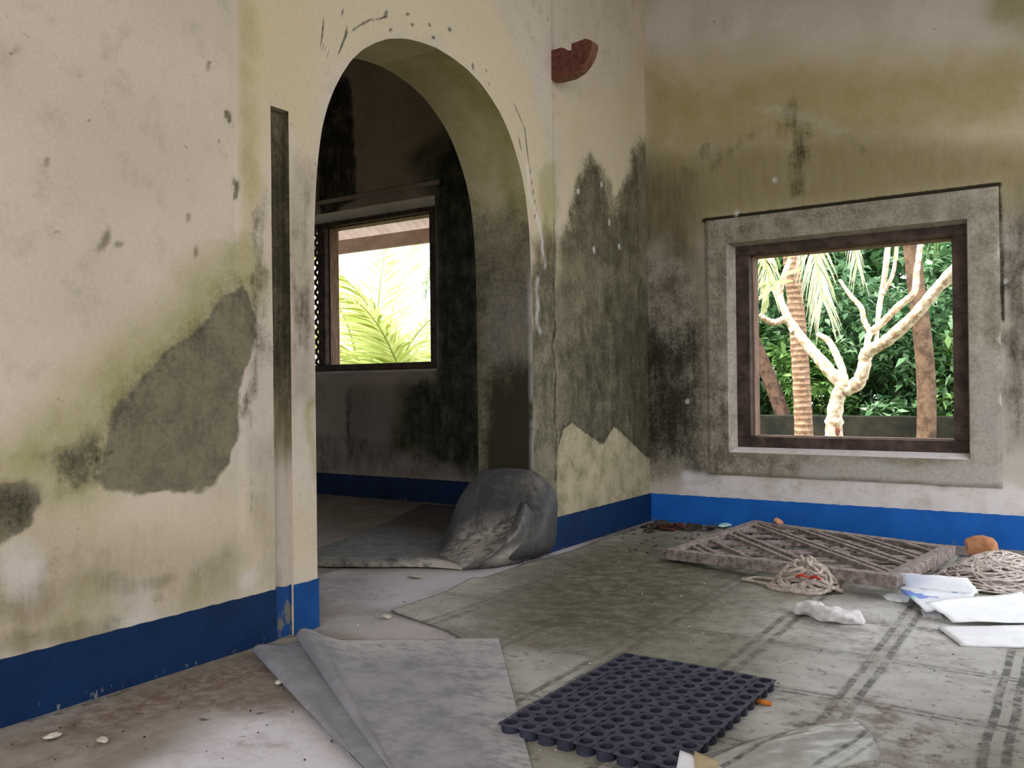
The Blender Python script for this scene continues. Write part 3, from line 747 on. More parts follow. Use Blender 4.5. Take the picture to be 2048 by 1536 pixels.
m = MB()                                                             # splayed plaster reveal of the far window
a, b, c, d = HF
V = [(a, 0, c), (b, 0, c), (b, 0, d), (a, 0, d), (L0, .075, LZ0), (L1, .075, LZ0), (L1, .075, LZ1), (L0, .075, LZ1)]
m.add(V, [(0, 1, 5, 4), (1, 2, 6, 5), (2, 3, 7, 6), (3, 0, 4, 7)]); m.build('plaster_reveal', MAT['whitewash'], win2)
m = MB(); m.bar((a-.05, -.008, d+.085), (b+.05, -.008, d+.085), .016, .03, (0, 0, 1)); m.build('head_moulding', MAT['wallF'], win2)
LI0, LI1, LIZ0, LIZ1 = -2.725, -1.690, .99, 2.052                   # its clear right-hand light
LM = -2.80                                                           # left side of the mullion
y0, y1 = .045, .19
for nm, A_, B_ in [('frame_head', (L0, y0, LIZ1), (L1, y1, LZ1)), ('frame_sill', (L0, y0, LZ0), (L1, y1, LIZ0)), ('frame_stile', (LI1, y0, LIZ0), (L1, y1, LIZ1)),
                   ('frame_stile', (L0, y0, LIZ0), (L0+.05, y1, LIZ1)), ('frame_mullion', (LM, y0, LIZ0), (LI0, y1, LIZ1))]:
    m = MB(); m.box(A_, B_); m.build(nm, MAT['darkwood'], win2, bevel=.004)
for A_, B_ in [((LI0, y0+.05, LIZ0), (LI0+.01, y1+.0, LIZ1)), ((LI0, y0+.05, LIZ1-.01), (LI1, y1, LIZ1))]:
    m = MB(); m.box(A_, B_); m.build('frame_lining', MAT['palewood'], win2)
# diamond lattice in the left light
def lattice_bars(parent, x0, x1, z0, z1, y, pitch, w, t):
    for sgn, dy in ((1, 0), (-1, t)):
        c = -5.0
        while c < 9:
            # line x*1 - sgn*z = c  -> clip to rectangle
            pts = []
            for x in (x0, x1):
                z = sgn*(x-c)
                if z0-1e-6 <= z <= z1+1e-6: pts.append((x, z))
            for z in (z0, z1):
                x = c+sgn*z
                if x0 < x < x1: pts.append((x, z))
            if len(pts) >= 2:
                a_, b_ = pts[0], pts[-1]
                if math.hypot(a_[0]-b_[0], a_[1]-b_[1]) > .03:
                    mb = MB(); mb.bar((a_[0], y+dy, a_[1]), (b_[0], y+dy, b_[1]), t, w, (0, 0, 1) if abs(a_[0]-b_[0]) > 1e-4 else (1, 0, 0))
                    mb.build('lattice_slat', MAT['darkwood'], parent)
            c += pitch
lattice_bars(win2, L0+.05, LM, LIZ0, LIZ1, .10, .078, .02, .012)

def shell():
    w = empty('wall_far_left'); tag(w, kind='structure'); a, b, c, d = ADDED_FARWIN
    for A_, B_ in [((REAR, 0), (a, HT)), ((b, 0), (0, HT)), ((a, 0), (b, c)), ((a, d), (b, HT))]:
        mb = MB(); mb.box((FX-.2, A_[0], A_[1]), (FX, B_[0], B_[1])); mb.build('panel', MAT['wallF'], w)
    w = empty('wall_right'); tag(w, kind='structure')
    ops = [(DOORS[0][0], DOORS[0][1], -.2, DOORS[0][2]), (DOORS[1][0], DOORS[1][1], -.2, DOORS[1][2]), ADDED_TRANSOM]
    ys = sorted({REAR, .2, *[o[0] for o in ops], *[o[1] for o in ops]}); zz = sorted({-.2, HT, *[o[2] for o in ops], *[o[3] for o in ops]})
    for i in range(len(ys)-1):
        for k in range(len(zz)-1):
            cy, cz = (ys[i]+ys[i+1])/2, (zz[k]+zz[k+1])/2
            if any(o[0] < cy < o[1] and o[2] < cz < o[3] for o in ops): continue
            mb = MB(); mb.box((RX, ys[i], zz[k]), (RX+.22, ys[i+1], zz[k+1])); mb.build('panel', MAT['plain'], w)
    w = empty('wall_rear'); tag(w, kind='structure')
    for A_, B_ in [((FX, REAR-.22, -.2), (REARDOOR[0], REAR, HT)), ((REARDOOR[1], REAR-.22, -.2), (RX+.22, REAR, HT)), ((REARDOOR[0], REAR-.22, REARDOOR[2]), (REARDOOR[1], REAR, HT))]:
        mb = MB(); mb.box(A_, B_); mb.build('panel', MAT['plain'], w)
    mb = MB(); mb.box((FX-.2, REAR-.22, HT), (RX+.22, .2, HT+.15)); tag(mb.build('ceiling', MAT['ceiling']), kind='structure')
shell()

# painted skirting
def skirt():
    h = .163; t = .004
    def strip(name, P0, P1, nrm, mat=MAT['blue'], z1=h, parent=None, jag=.002):
        n = max(2, int((Vector(P1)-Vector(P0)).length/.02)); V = []; Fs = []
        for i in range(n+1):
            p = Vector(P0).lerp(Vector(P1), i/n); hh = z1+jag*math.sin(i*1.7)*random.random()
            V += [(p.x, p.y, 0), (p.x+nrm[0]*t, p.y+nrm[1]*t, 0), (p.x+nrm[0]*t, p.y+nrm[1]*t, hh), (p.x, p.y, hh)]
        for i in range(n):
            a = i*4; b = a+4
            Fs += [(a+1, b+1, b+2, a+2), (a+2, b+2, b+3, a+3)]
        Fs += [(0, 1, 2, 3), (n*4+3, n*4+2, n*4+1, n*4)]
        return mesh(name, V, Fs, mat, parent)
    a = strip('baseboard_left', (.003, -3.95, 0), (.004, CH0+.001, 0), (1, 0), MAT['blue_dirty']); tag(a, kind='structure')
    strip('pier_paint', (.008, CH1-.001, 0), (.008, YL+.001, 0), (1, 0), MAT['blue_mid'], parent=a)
    strip('chase_paint', (-.006, CH0-.004, 0), (-.006, CH1+.004, 0), (1, 0), MAT['bluew'], parent=a, jag=.006)
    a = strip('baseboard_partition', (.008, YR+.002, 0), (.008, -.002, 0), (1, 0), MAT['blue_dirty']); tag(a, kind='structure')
    a = strip('baseboard_back', (.0, -.004, 0), (RX, -.004, 0), (0, -1)); tag(a, kind='structure')
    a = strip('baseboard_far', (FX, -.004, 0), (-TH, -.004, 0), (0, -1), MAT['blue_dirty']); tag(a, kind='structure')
skirt()

# ---------------------------------------------------------------- floor and ground
def paintFl(f):
    P = f.poly; L = f.line
    P(LIGHT, [(640,1140),(940,1142),(1080,1115),(1000,1150),(900,1185),(780,1225),(640,1230)], .62, .06)
    P(LIGHT, [(640,1225),(780,1225),(1000,1290),(820,1290),(640,1262)], .45, .06)
    P(LIGHT, [(240,1560),(460,1430),(600,1420),(800,1560),(700,1680),(100,1680)], 1, .10)  # dusty lower left, its pool of light also put into the colour
    P(LIGHT, [(1100,1105),(1180,1085),(1130,1130)], .6, .04)
    P(BROWN, [(180,1410),(480,1310),(560,1340),(420,1400),(240,1440),(0,1500)], .85, .07)
    P(BROWN, [(420,1340),(600,1400),(560,1430),(380,1420),(160,1500),(60,1536),(200,1440)], .6, .05)
    P(GREEN, [(200,1400),(440,1312),(560,1290),(470,1340),(250,1420)], .55, .05)
    P(BROWN, [(640,1170),(700,1150),(800,1190),(720,1220),(650,1240)], .35, .05)
    L(DARK, [(0,1457),(208,1392),(443,1311),(630,1264)], .55, .02, .03)
    L(DARK, [(1115,1096),(1290,1052),(1303,1046),(2048,1100)], .62, .03, .04)
    P(DARK, [(1230,1070),(1310,1040),(1480,1050),(1420,1075),(1300,1075)], .55, .04)
    for p in [(345,1290),(275,1422),(432,1422),(525,1423),(420,1436),(110,1420),(480,1480)]: f.blob(DARK, p, .014, .012, .8, .5)
fl = grid('floor', lin(-.6, RX, .02), lin(-4.2, 0, .02), lambda u, v, f: np.stack([u, v, np.zeros_like(u)], 1), lambda a, b: onF(a, b), MAT['floor'], paint=paintFl)
tag(fl, kind='structure')
m = MB()
m.add([(FX, REAR, 0), (RX+.22, REAR, 0), (RX+.22, -4.2, 0), (FX, -4.2, 0)], [(0, 1, 2, 3)])
m.add([(FX, -4.2, 0), (-.6, -4.2, 0), (-.6, 0, 0), (FX, 0, 0)], [(0, 1, 2, 3)])
m.add([(RX, -4.2, 0), (RX+.22, -4.2, 0), (RX+.22, 0, 0), (RX, 0, 0)], [(0, 1, 2, 3)])
m.build('floor_slab', MAT['floor'], fl)
m = MB(); m.box((-30, -25, -.4), (25, 40, -.2)); tag(m.build('ground', MAT['earth']), kind='structure')

# printed vinyl sheet on the concrete
VEDGE = [(.08, -.30), (.075, -.6), (.09, -1.0), (.085, -1.36), (.07, -1.7), (.082, -2.1), (.088, -2.42)]
def paintV(f):
    P = f.poly; L = f.line
    P(GREEN, [(1080,1110),(1330,1060),(1500,1120),(1520,1200),(1360,1310),(1150,1310),(960,1265),(1000,1180)], 1, .30)
    P(GREEN, [(1180,1290),(1330,1240),(1580,1290),(1560,1400),(1300,1360)], .55, .14)
    P(DARK, [(1120,1130),(1330,1100),(1450,1150),(1350,1230),(1120,1200)], .34, .10)
    P(LIGHT, [(780,1225),(960,1165),(1080,1130),(1180,1095),(1120,1150),(930,1225),(1000,1290),(1080,1330),(1060,1420),(1000,1290)], .22, .08)
    P(LIGHT, [(1600,1230),(1760,1180),(2000,1280),(2100,1400),(1900,1560),(1560,1460),(1500,1400)], .85, .20)
    P(LIGHT, [(1020,1310),(1200,1290),(1140,1390),(1060,1430)], .5, .06)
    P(BROWN, [(1560,1400),(1760,1400),(1960,1500),(1900,1560),(1700,1460)], .80, .12)
    P(BROWN, [(1560,1250),(1850,1240),(1960,1330),(1700,1340)], .40, .12)
    f.blob(DARK, (1610,1452), .05, .03, .6, .5); f.blob(DARK, (1870,1500), .14, .08, .35, .5)
    L(DARK, [(1150,1160),(1330,1190),(1500,1170)], .35, .03, .04)
    L(DARK, [(1120,1090),(1290,1062),(1500,1110),(1700,1160)], .42, .04, .04)
    P(DARK, [(1340,1110),(1780,1175),(1760,1190),(1330,1125)], .35, .05)
ring_x = 0
def vinyl3(u, v, f):
    # u: 0..1 across, v: y
    ed = np.interp(-v, [-p[1] for p in VEDGE]+[2.50, 2.55, 2.72, 3.02, 3.4, 9], [p[0] for p in VEDGE]+[.40, .50, .66, .90, 1.14, 1.2])
    ed = ed+.012*(fbm(v*14, v*0, 77)-.47)
    x = ed+(RX-.05-ed)*u
    z = .004+.002*fbm(x*3, v*3, 78)
    lip = np.exp(-((x-ed)/.03)**2)*(v > -2.5)
    z = z+lip*.012*np.clip(fbm(v*5, v*0, 79)*2-.7, 0, 1)
    # a torn lip that stands up beside the bare concrete
    z = z+.014*np.exp(-((x-ed)/.025)**2)*np.exp(-((v+1.93)/.07)**2)
    f.u = x; f.v = v+.0; f.u0 = x; f.v0 = v
    f.u = f.u0+.09*(fbm(f.u0*7, f.v0*7, 3)-.47); f.v = f.v0+.09*(fbm(f.u0*7, f.v0*7, 31)-.47)
    paintV(f)
    return np.stack([x, v, z], 1)
vin = grid('vinyl_flooring', np.linspace(0, 1, 120)**1.15, np.linspace(-4.0, -.30, 180), vinyl3, lambda a, b: onF(a, b), MAT['vinyl'])
mo = vin.modifiers.new('thick', 'SOLIDIFY'); mo.thickness = .003; mo.offset = 1
tag(vin, 'worn green-grey sheet of printed vinyl with dark double lines in squares covering the concrete floor', 'flooring')

# ---------------------------------------------------------------- curled sheets
def spline(P, n):
    P = np.asarray(P, float); m = len(P); out = []
    for t in np.linspace(0, m-1-1e-9, n):
        i = int(t); f = t-i
        p0, p1, p2, p3 = P[max(i-1, 0)], P[i], P[min(i+1, m-1)], P[min(i+2, m-1)]
        out.append(.5*((2*p1)+(-p0+p2)*f+(2*p0-5*p1+4*p2-p3)*f*f+(-p0+3*p1-3*p2+p3)*f**3))
    return np.array(out)
def patch(name, ctrl, nu, nv, mat, stain=None, tone=None, parent=None, thick=.003, wob=0, off=0, zmin=.0035):
    C = np.asarray(ctrl, float)                                    # [rows][cols][3]
    A_ = np.stack([spline(C[i], nv) for i in range(C.shape[0])])
    B_ = np.stack([spline(A_[:, k], nu) for k in range(nv)], 1)      # nu x nv x 3
    if wob:
        uu, vv = np.meshgrid(np.linspace(0, 6, nu), np.linspace(0, 6, nv), indexing='ij')
        B_[:, :, 2] += wob*(fbm(uu, vv, 55)-.47)*2
    B_[:, :, 2] = np.maximum(B_[:, :, 2], zmin)
    idx = np.arange(nu*nv).reshape(nu, nv)
    q = np.stack([idx[:-1, :-1], idx[1:, :-1], idx[1:, 1:], idx[:-1, 1:]], -1).reshape(-1, 4)
    uu, vv = np.meshgrid(np.linspace(0, 1, nu), np.linspace(0, 1, nv), indexing='ij')
    st = np.zeros((nu, nv, 4)); tn = np.zeros((nu, nv, 4))
    if stain: st[..., 0] = stain(uu, vv)
    if tone: tn[..., 1] = tone(uu, vv)
    o = mesh(name, B_.reshape(-1, 3), q, mat, parent, True, {'stain': st.reshape(-1, 4), 'tone': tn.reshape(-1, 4)})
    if thick:
        mo = o.modifiers.new('thick', 'SOLIDIFY'); mo.thickness = thick; mo.offset = off
    return o

# sheet in the archway: flat on the far floor, its corner curled up against the right jamb
apex = (-.115, -1.71, .004)
def P3(px, py, axis, val): p = at(px, py, axis, val); return (p.x, p.y, p.z)
ends = [(-.62, -1.42, .010), (-.50, -1.36, .05), P3(918, 998, 1, -1.36), P3(955, 947, 1, -1.35), P3(959, 942, 1, -1.35), P3(1005, 936, 1, -1.345), P3(1060, 941, 1, -1.345),
        P3(1094, 962, 1, -1.33), P3(1113, 992, 1, -1.31), P3(1114, 1040, 1, -1.30), P3(1108, 1090, 1, -1.29), (.035, -1.30, .004)]
mids = [(-.40, -1.58, .004), (-.36, -1.55, .006), P3(915, 1085, 1, -1.50), P3(935, 1072, 1, -1.47), P3(940, 1071, 1, -1.47), P3(985, 1066, 1, -1.46),
        P3(1022, 1056, 1, -1.46), P3(1052, 1050, 1, -1.46), P3(1074, 1062, 1, -1.47), P3(1078, 1085, 1, -1.47), P3(1070, 1106, 1, -1.46), (-.02, -1.50, .004)]
rows = []
for e, m_ in zip(ends, mids):
    a_ = np.array(apex); m_ = np.array(m_); e = np.array(e)
    rows.append([a_, a_*.5+m_*.5+np.array([0, 0, .0]), m_, m_*.5+e*.5, e])
curl = empty('curled_vinyl_sheet', (0, 0, 0))
tag(curl, 'dusty dark grey vinyl sheet whose corner curls up against the right arch jamb', 'vinyl sheet')
patch('curled_corner', rows, 70, 36, MAT['roll'], tone=lambda u, v: 1.1*sstep(.72, .42, v)*sstep(.75, .55, u)*sstep(.0, .1, u)+.30*np.exp(-((u-.58)/.08)**2-((v-.9)/.14)**2),
      stain=lambda u, v: .35*sstep(.55, .8, v)*sstep(.3, .4, u), parent=curl)
# the lower flap folds up in front of the ramp, its upper edge dusty
fl0 = [np.array(apex), (*onF(985, 1137), .004), (*onF(1030, 1129), .004), (*onF(1075, 1115), .004), (*onF(1100, 1101), .02)]
fl2 = [np.array(apex)+np.array((0, .004, .006)), P3(972, 1117, 1, -1.645), P3(1004, 1092, 1, -1.60), P3(1036, 1062, 1, -1.56), P3(1052, 1008, 1, -1.47)]
fl1 = [(np.array(a_)*.5+np.array(b_)*.5)+np.array((.012*k, -.020*min(k, 2), .010*min(k, 2))) for k, (a_, b_) in enumerate(zip(fl0, fl2))]
fl3 = [np.array(apex)+np.array((-.01, .014, .006)), P3(962, 1112, 1, -1.61), P3(992, 1086, 1, -1.56), P3(1020, 1060, 1, -1.52), P3(1040, 1004, 1, -1.42)]
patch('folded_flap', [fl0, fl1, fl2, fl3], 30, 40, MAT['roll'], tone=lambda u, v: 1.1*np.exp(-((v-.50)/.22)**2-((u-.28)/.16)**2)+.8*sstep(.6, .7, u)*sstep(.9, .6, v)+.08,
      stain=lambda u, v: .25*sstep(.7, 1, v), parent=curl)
flat = []
fe = [onF(600, 1136), onF(700, 1137), onF(800, 1137), onF(870, 1138), onF(935, 1141)]
for (x, y) in fe:
    d = Vector((-.85, .55))
    flat.append([(x+d.x*s_*.0+(-.03*s_), y+d.y*0+.02*s_, z) for s_, z in ((0, .006),)] + [(x-.012, y+.012, .030), (x-.05, y+.05, .036), (x-.16, y+.14, .016), (x-.42, y*.55, .010), (x-.85, -.12, .006)])
flat[-1] = [apex, (apex[0]-.01, apex[1]+.01, .010), (apex[0]-.05, apex[1]+.05, .014), (apex[0]-.16, apex[1]+.14, .010), (apex[0]-.40, apex[1]*.55, .008), (apex[0]-.55, -.12, .006)]
patch('flat_area', flat, 60, 60, MAT['roll'], tone=lambda u, v: .75*sstep(.45, .2, v)*sstep(.35, .9, u)+.45*sstep(.5, .1, v)+.25, stain=lambda u, v: .3*sstep(.4, .7, v), parent=curl, wob=.004)

# folded sheet at lower left
def folded():
    Lr = lambda s: np.array((.11, -2.864))*(1-s)+np.array((1.10, -3.50))*s
    Rr = lambda s: np.array((.629, -2.519))*(1-s)+np.array((1.22, -3.26))*s
    Fl = lambda s: np.array((.075, -3.012))*(1-s)+np.array((1.08, -3.52))*s
    rows = []
    for i, s in enumerate(np.linspace(0, 1, 9)):
        k = max(0, 1-s/.62); kk = max(.12, 1-s*.9)
        f_, l_, r_ = Fl(s), Lr(s), Rr(s)
        d = (r_-l_); dl = np.linalg.norm(d); d = d/dl
        g = l_-f_
        r1 = f_+g*.0; row = []
        row.append((*f_, .004)); row.append((*(f_-d*.006*kk), .016*kk+.004)); row.append((*(f_+d*.012*kk), .028*kk+.004)); row.append((*(f_+g*.35), .018*kk+.004))
        row.append((*(f_+g*.75+d*.004), .006)); row.append((*(l_+d*.004*kk), .007))
        row.append((*(l_-d*.010*kk), .022*kk+.004)); row.append((*(l_+d*.002), .044*kk+.005)); row.append((*(l_+d*.030*kk), .044*kk+.005)); row.append((*(l_+d*.09*kk), .018*kk+.005))
        row.append((*(l_+d*min(.18, dl*.4)), .008)); row.append((*(l_+d*dl*.62), .006)); row.append((*(l_+d*dl*.82), .007)); row.append((*r_, .009))
        rows.append(row)
    rs = np.random.RandomState(4)
    rag = lambda u, v: .55*sstep(.80, .97, v)+.9*np.exp(-((v-.78)/.12)**2-((u-.05)/.10)**2)+.45*sstep(.08, .0, u)*sstep(.55, .7, v)+.30*sstep(.5, .7, v)
    o = patch('folded_vinyl_sheet', rows, 80, 110, MAT['sheet'], tone=rag, wob=.0, zmin=.0125)
    tag(o, 'grey upside-down vinyl sheet with two folded edges on the floor before the left pier', 'vinyl sheet')
folded()

# torn curled strip at the bottom right, printed side up
def strip():
    A0 = [(1280, 1610), (1370, 1556), (1470, 1512), (1560, 1486), (1640, 1466), (1712, 1452)]
    rows = []
    for i, (px, py) in enumerate(A0):
        x, y = onF(px, py)
        w = .20+.02*math.sin(i*2)
        rows.append([(x-.02, y+.012, .008), (x-.010, y+.004, .015), (x+.010, y-.02, .019), (x+.03, y-.045, .016), (x+.06, y-.09, .011), (x+.09, y-.12-w*.3, .009)])
    o = patch('torn_vinyl_strip', rows, 50, 40, MAT['strip'], tone=lambda u, v: .5*sstep(.6, .2, v), wob=.006)
    tag(o, 'torn pale vinyl strip with a shiny curled edge near the rubber mat', 'vinyl scrap')
def strip_mat():
    n = NB('shiny_printed_vinyl', .28, .6)
    b = n.noise(14, None, 5, .7); st = n.attr('tone')
    x, y, z = n.sep(n.W)
    c = n.mix(n.rng(b, .35, .65), srgb(156, 152, 145), srgb(176, 173, 168))
    t = n.math('ABSOLUTE', n.math('SUBTRACT', n.math('FRACT', n.math('ADD', n.math('DIVIDE', n.math('ADD', x, n.math('MULTIPLY', y, -.25)), .16), .2)), .5))
    ln = n.math('MULTIPLY', n.rng(t, .06, .085), n.rng(t, .13, .155, 1, 0))
    c = n.mix(n.math('MULTIPLY', ln, n.rng(n.noise(40), .4, .6, .3, .9)), c, srgb(58, 58, 54))
    n.bump(b, .3, .006)
    return n.out(c)
MAT['strip'] = strip_mat()
strip()

# ---------------------------------------------------------------- rubber mat
def mat_():
    s = .0492; nx, ny = 9, 13
    zt = .026; seg = 18
    c0 = Vector((1.272, -2.822)); ax = Vector((math.cos(math.radians(-1)), math.sin(math.radians(-1)))); ay = Vector((math.sin(math.radians(1)), math.cos(math.radians(1))))
    root = empty('rubber_mat', (c0.x, c0.y, 0)); 
    tag(root, 'blue-black rubber ring mat with rows of round holes lying on the vinyl floor', 'mat')
    def cell():                                                     # one octagonal web cell with a round hole and a hollow foot
        n = 16; V = []; c = .13
        for k in range(n):
            a = 2*math.pi*k/n; ca, sa = math.cos(a), math.sin(a); m_ = max(abs(ca), abs(sa)); r = .5/m_
            q = (abs(ca)+abs(sa))*r
            if q > 1-c*.5: r *= (1-c*.5)/q if q > 1-c*.5 else 1
            ri = .315
            V += [(r*ca*s, r*sa*s, zt-.001), (ri*1.07*ca*s, ri*1.07*sa*s, zt+.0006), (ri*ca*s, ri*sa*s, zt-.001), (ri*.95*ca*s, ri*.95*sa*s, 0),
                  (.46*ca*s, .46*sa*s, zt-.004), (.43*ca*s, .43*sa*s, 0)]
        Fs = []
        for k in range(n):
            a = k*6; b = ((k+1) % n)*6
            Fs += [(a, b, b+1, a+1), (a+1, b+1, b+2, a+2), (a+2, b+2, b+3, a+3), (a, a+4, b+4, b), (a+4, a+5, b+5, b+4)]
        me = bpy.data.meshes.new('ring'); me.from_pydata(V, [], Fs); me.update(); me.materials.append(MAT['rubber'])
        return me
    big = cell()
    for i in range(nx):
        for j in range(ny):
            p = ax*((i-(nx-1)/2)*s)+ay*((j-(ny-1)/2)*s)
            o = bpy.data.objects.new('ring', big); COL.objects.link(o); o.parent = root; o.location = (p.x, p.y, .0075+.0012*math.sin(i*.7+j*.4))
mat_()

# ---------------------------------------------------------------- fallen lattice panel
def lattice_panel():
    Lc, Tc, Rc, Fc = [np.array(P3(*a)) for a in [(1333, 1100, 2, .060), (1510, 1040, 2, .085), (1908, 1092, 2, .105), (1790, 1152, 2, .105)]]
    root = empty('lattice_panel', (1.1, -.7, 0)); off = Vector((1.1, -.7, 0))
    tag(root, 'weathered wooden lattice shutter panel lying on the floor below the blue skirting', 'lattice panel')
    Q = lambda u, v: Vector(Lc*(1-u)*(1-v)+Fc*u*(1-v)+Rc*u*v+Tc*(1-u)*v)   # u along the length, v across
    nz = Vector((0, 0, 1)); th = .045
    def member(name, a, b, w, h, dz, mat):
        m = MB(); p = Q(*a)+Vector((0, 0, dz))-off; q = Q(*b)+Vector((0, 0, dz))-off
        m.bar(p, q, w, h); return m.build(name, mat, root, bevel=.003)
    w = .05
    member('stile', (0.0, .035), (1, .035), w, th, -th/2, MAT['oldwood']); member('stile', (0, .965), (1, .965), w, th, -th/2, MAT['oldwood'])
    member('rail', (.02, .0), (.02, 1), w, th, -th/2+.001, MAT['oldwood']); member('rail', (.98, 0), (.98, 1), w, th, -th/2+.001, MAT['oldwood'])
    # two crossed layers of diagonal slats, set in uneven pairs
    def slat(f, c, w_, dz):
        pts = []
        for u in (.03, .97):
            v = f(u, c)
            if .05 <= v <= .95: pts.append((u, v))
        for v in (.05, .95):
            u = (c-1.1*v) if f is up_ else (v-c)/.9
            if .03 < u < .97: pts.append((u, v))
        if len(pts) >= 2 and abs(pts[0][0]-pts[1][0]) > .04: member('slat', pts[0], pts[1], w_, .012, dz, MAT['slat'])
    up_ = lambda u, c: (c-u)/1.1
    dn_ = lambda u, c: .9*u+c
    for c in (.24, .31, .46, .68, .76, 1.03, 1.10, 1.32, 1.40, 1.57, 1.65, 1.84): slat(up_, c, .020, -.008)
    for c in (-.72, -.65, -.47, -.28, -.20, .01, .08, .28, .36, .54, .72, .80): slat(dn_, c, .026, -.021)
    # broken offcuts lying under the panel that prop it up
    for (a, b), where in zip((((.10, .3), (.5, .5)), ((.5, .25), (.9, .45)), ((.35, .6), (.75, .8)), ((.55, .8), (.95, .85))),
                             ('left half', 'front right part', 'middle', 'far right part')):
        p = Q(*a); q = Q(*b); m = MB(); m.bar((p.x, p.y, .018), (q.x, q.y, .018), .05, .02)
        tag(m.build('wood_offcut', MAT['slat'], None, bevel=.002), 'loose grey wood offcut under the %s of the fallen lattice panel' % where, 'wood scrap', 'wood offcuts under the lattice panel')
lattice_panel()

# ---------------------------------------------------------------- rope, twine, rag, papers
def heap_curve(cx, cy, rx, ry, hz, turns, n, seed, base=.014):
    rs = np.random.RandomState(seed); ph = rs.rand(8)*6.28; t = np.linspace(0, turns*2*math.pi, n)
    rad = .55+.35*np.sin(t*.37+ph[0])+.12*np.sin(t*1.13+ph[1])
    ox = .35*np.sin(t*.11+ph[2]); oy = .35*np.sin(t*.13+ph[3])
    x = cx+rx*(rad*np.cos(t)*.75+ox); y = cy+ry*(rad*np.sin(t)*.75+oy)
    d = np.hypot((x-cx)/rx, (y-cy)/ry)
    z = base+hz*np.clip(1-d**1.6, 0, 1)*(.35+.65*(.5+.5*np.sin(t*.53+ph[4])))
    return np.stack([x, y, z], 1)
def rope():
    cx, cy = onF(1612, 1184)
    root = empty('rope_heap', (cx, cy, 0)); tag(root, 'loosely coiled grey rope heap lying in front of the fallen lattice panel', 'rope')
    for k in range(8):
        m = MB(); m.tube(heap_curve(0, .01,   .135, .09, .125, 4+k % 3, 110, k), .0074, 6); m.build('strand', MAT['rope'], root, True)
    x, y = onF(1490, 1166)
    pts = [(x-cx-.01, y-cy, .014), (x-cx+.04, y-cy-.02, .016), (-.12, -.03, .02), (-.05, -.06, .03), (.03, -.03, .05)]
    m = MB(); m.tube(spline(pts, 30), .0062, 6); m.build('strand', MAT['rope'], root, True)
    pts = [(x-cx+.0, y-cy+.0, .014), (x-cx+.03, y-cy+.04, .018), (-.13, .03, .03), (-.06, .01, .04)]
    m = MB(); m.tube(spline(pts, 30), .0062, 6); m.build('strand', MAT['rope'], root, True)
    for p, d in (((.008, -.075, .072), .025), ((.05, -.05, .066), .02)):
        m = MB(); m.tube([(p[0]-d, p[1], p[2]), (p[0], p[1]-.008, p[2]+.010), (p[0]+d, p[1], p[2])], [.004, .007, .003], 6)
        m.build('red_tie', MAT['red'], root, True)['label'] = 'red plastic tie in the rope'
rope()
def net():
    cx, cy = onF(2005, 1180)
    root = empty('twine_heap', (cx, cy, 0)); tag(root, 'pale tangled heap of twine against the right side behind the white papers', 'twine')
    for k in range(14):
        m = MB(); m.tube(heap_curve(0, 0,   .25, .15, .13, 9, 170, 40+k, .02), .0038, 5); m.build('strand', MAT['net'], root, True)
net()
def rag():
    cx, cy = onF(1655, 1246)
    ctrl = []
    rs = np.random.RandomState(12)
    p = spline([(-.135, .055, .015), (-.10, .040, .028), (-.05, .012, .036), (0, -.02, .030), (.05, -.022, .030), (.10, .012, .022), (.125, .03, .014)], 26)
    ww = np.interp(np.linspace(0, 1, 26), [0, .1, .3, .5, .7, .9, 1], [.016, .030, .040, .036, .040, .036, .012])
    V = []; Fs = []; n = 18
    for i, (x, y, z) in enumerate(p):
        t = p[min(i+1, 25)]-p[max(i-1, 0)]; t = t/np.linalg.norm(t); sd = np.array((-t[1], t[0], 0)); sd /= np.linalg.norm(sd)
        for k in range(n):
            a = 2*math.pi*k/n; r = ww[i]*(1+.22*math.sin(3*a+i*.7)+.14*math.sin(5*a-i*1.1)+.10*rs.rand())
            q = np.array((x, y, z))+sd*math.cos(a)*r+np.array((0, 0, 1))*math.sin(a)*r*.72
            V.append((q[0], q[1], max(q[2], .002)))
    for i in range(25):
        for k in range(n): Fs.append((i*n+k, i*n+(k+1) % n, (i+1)*n+(k+1) % n, (i+1)*n+k))
    Fs += [tuple(range(n))[::-1], tuple(25*n+k for k in range(n))]
    o = mesh('crumpled_rag', V, Fs, MAT['rag'], None, True); o.location = (cx, cy, .006); o.scale = (.86, .86, .9); o.rotation_euler.z = .08
    sm = o.modifiers.new('sub', 'SUBSURF'); sm.levels = sm.render_levels = 1
    tag(o, 'small crumpled white rag lying alone on the vinyl between the rope and the mat', 'cloth')
rag()
def sheet_quad(name, c, n=14, bump=.006, seed=0, mat='paper', thick=.0012, curl=None):
    a, b, c_, d = [np.array(q, float) for q in c]; V = []
    for i in range(n):
        for k in range(n):
            u, v = i/(n-1), k/(n-1)
            p = a*(1-u)*(1-v)+b*u*(1-v)+c_*u*v+d*(1-u)*v
            z = p[2]+bump*2*(float(fbm(np.array(u*3+seed), np.array(v*3), seed+90))-.47)+(curl(u, v) if curl else 0)
            V.append((p[0], p[1], max(z, .004)))
    Fs = [(i*n+k, (i+1)*n+k, (i+1)*n+k+1, i*n+k+1) for i in range(n-1) for k in range(n-1)]
    o = mesh(name, V, Fs, MAT[mat], None, True)
    mo = o.modifiers.new('thick', 'SOLIDIFY'); mo.thickness = thick; mo.offset = 1
    return o
def FZ(px, py, z): p = at(px, py, 2, z); return (p.x, p.y, p.z)
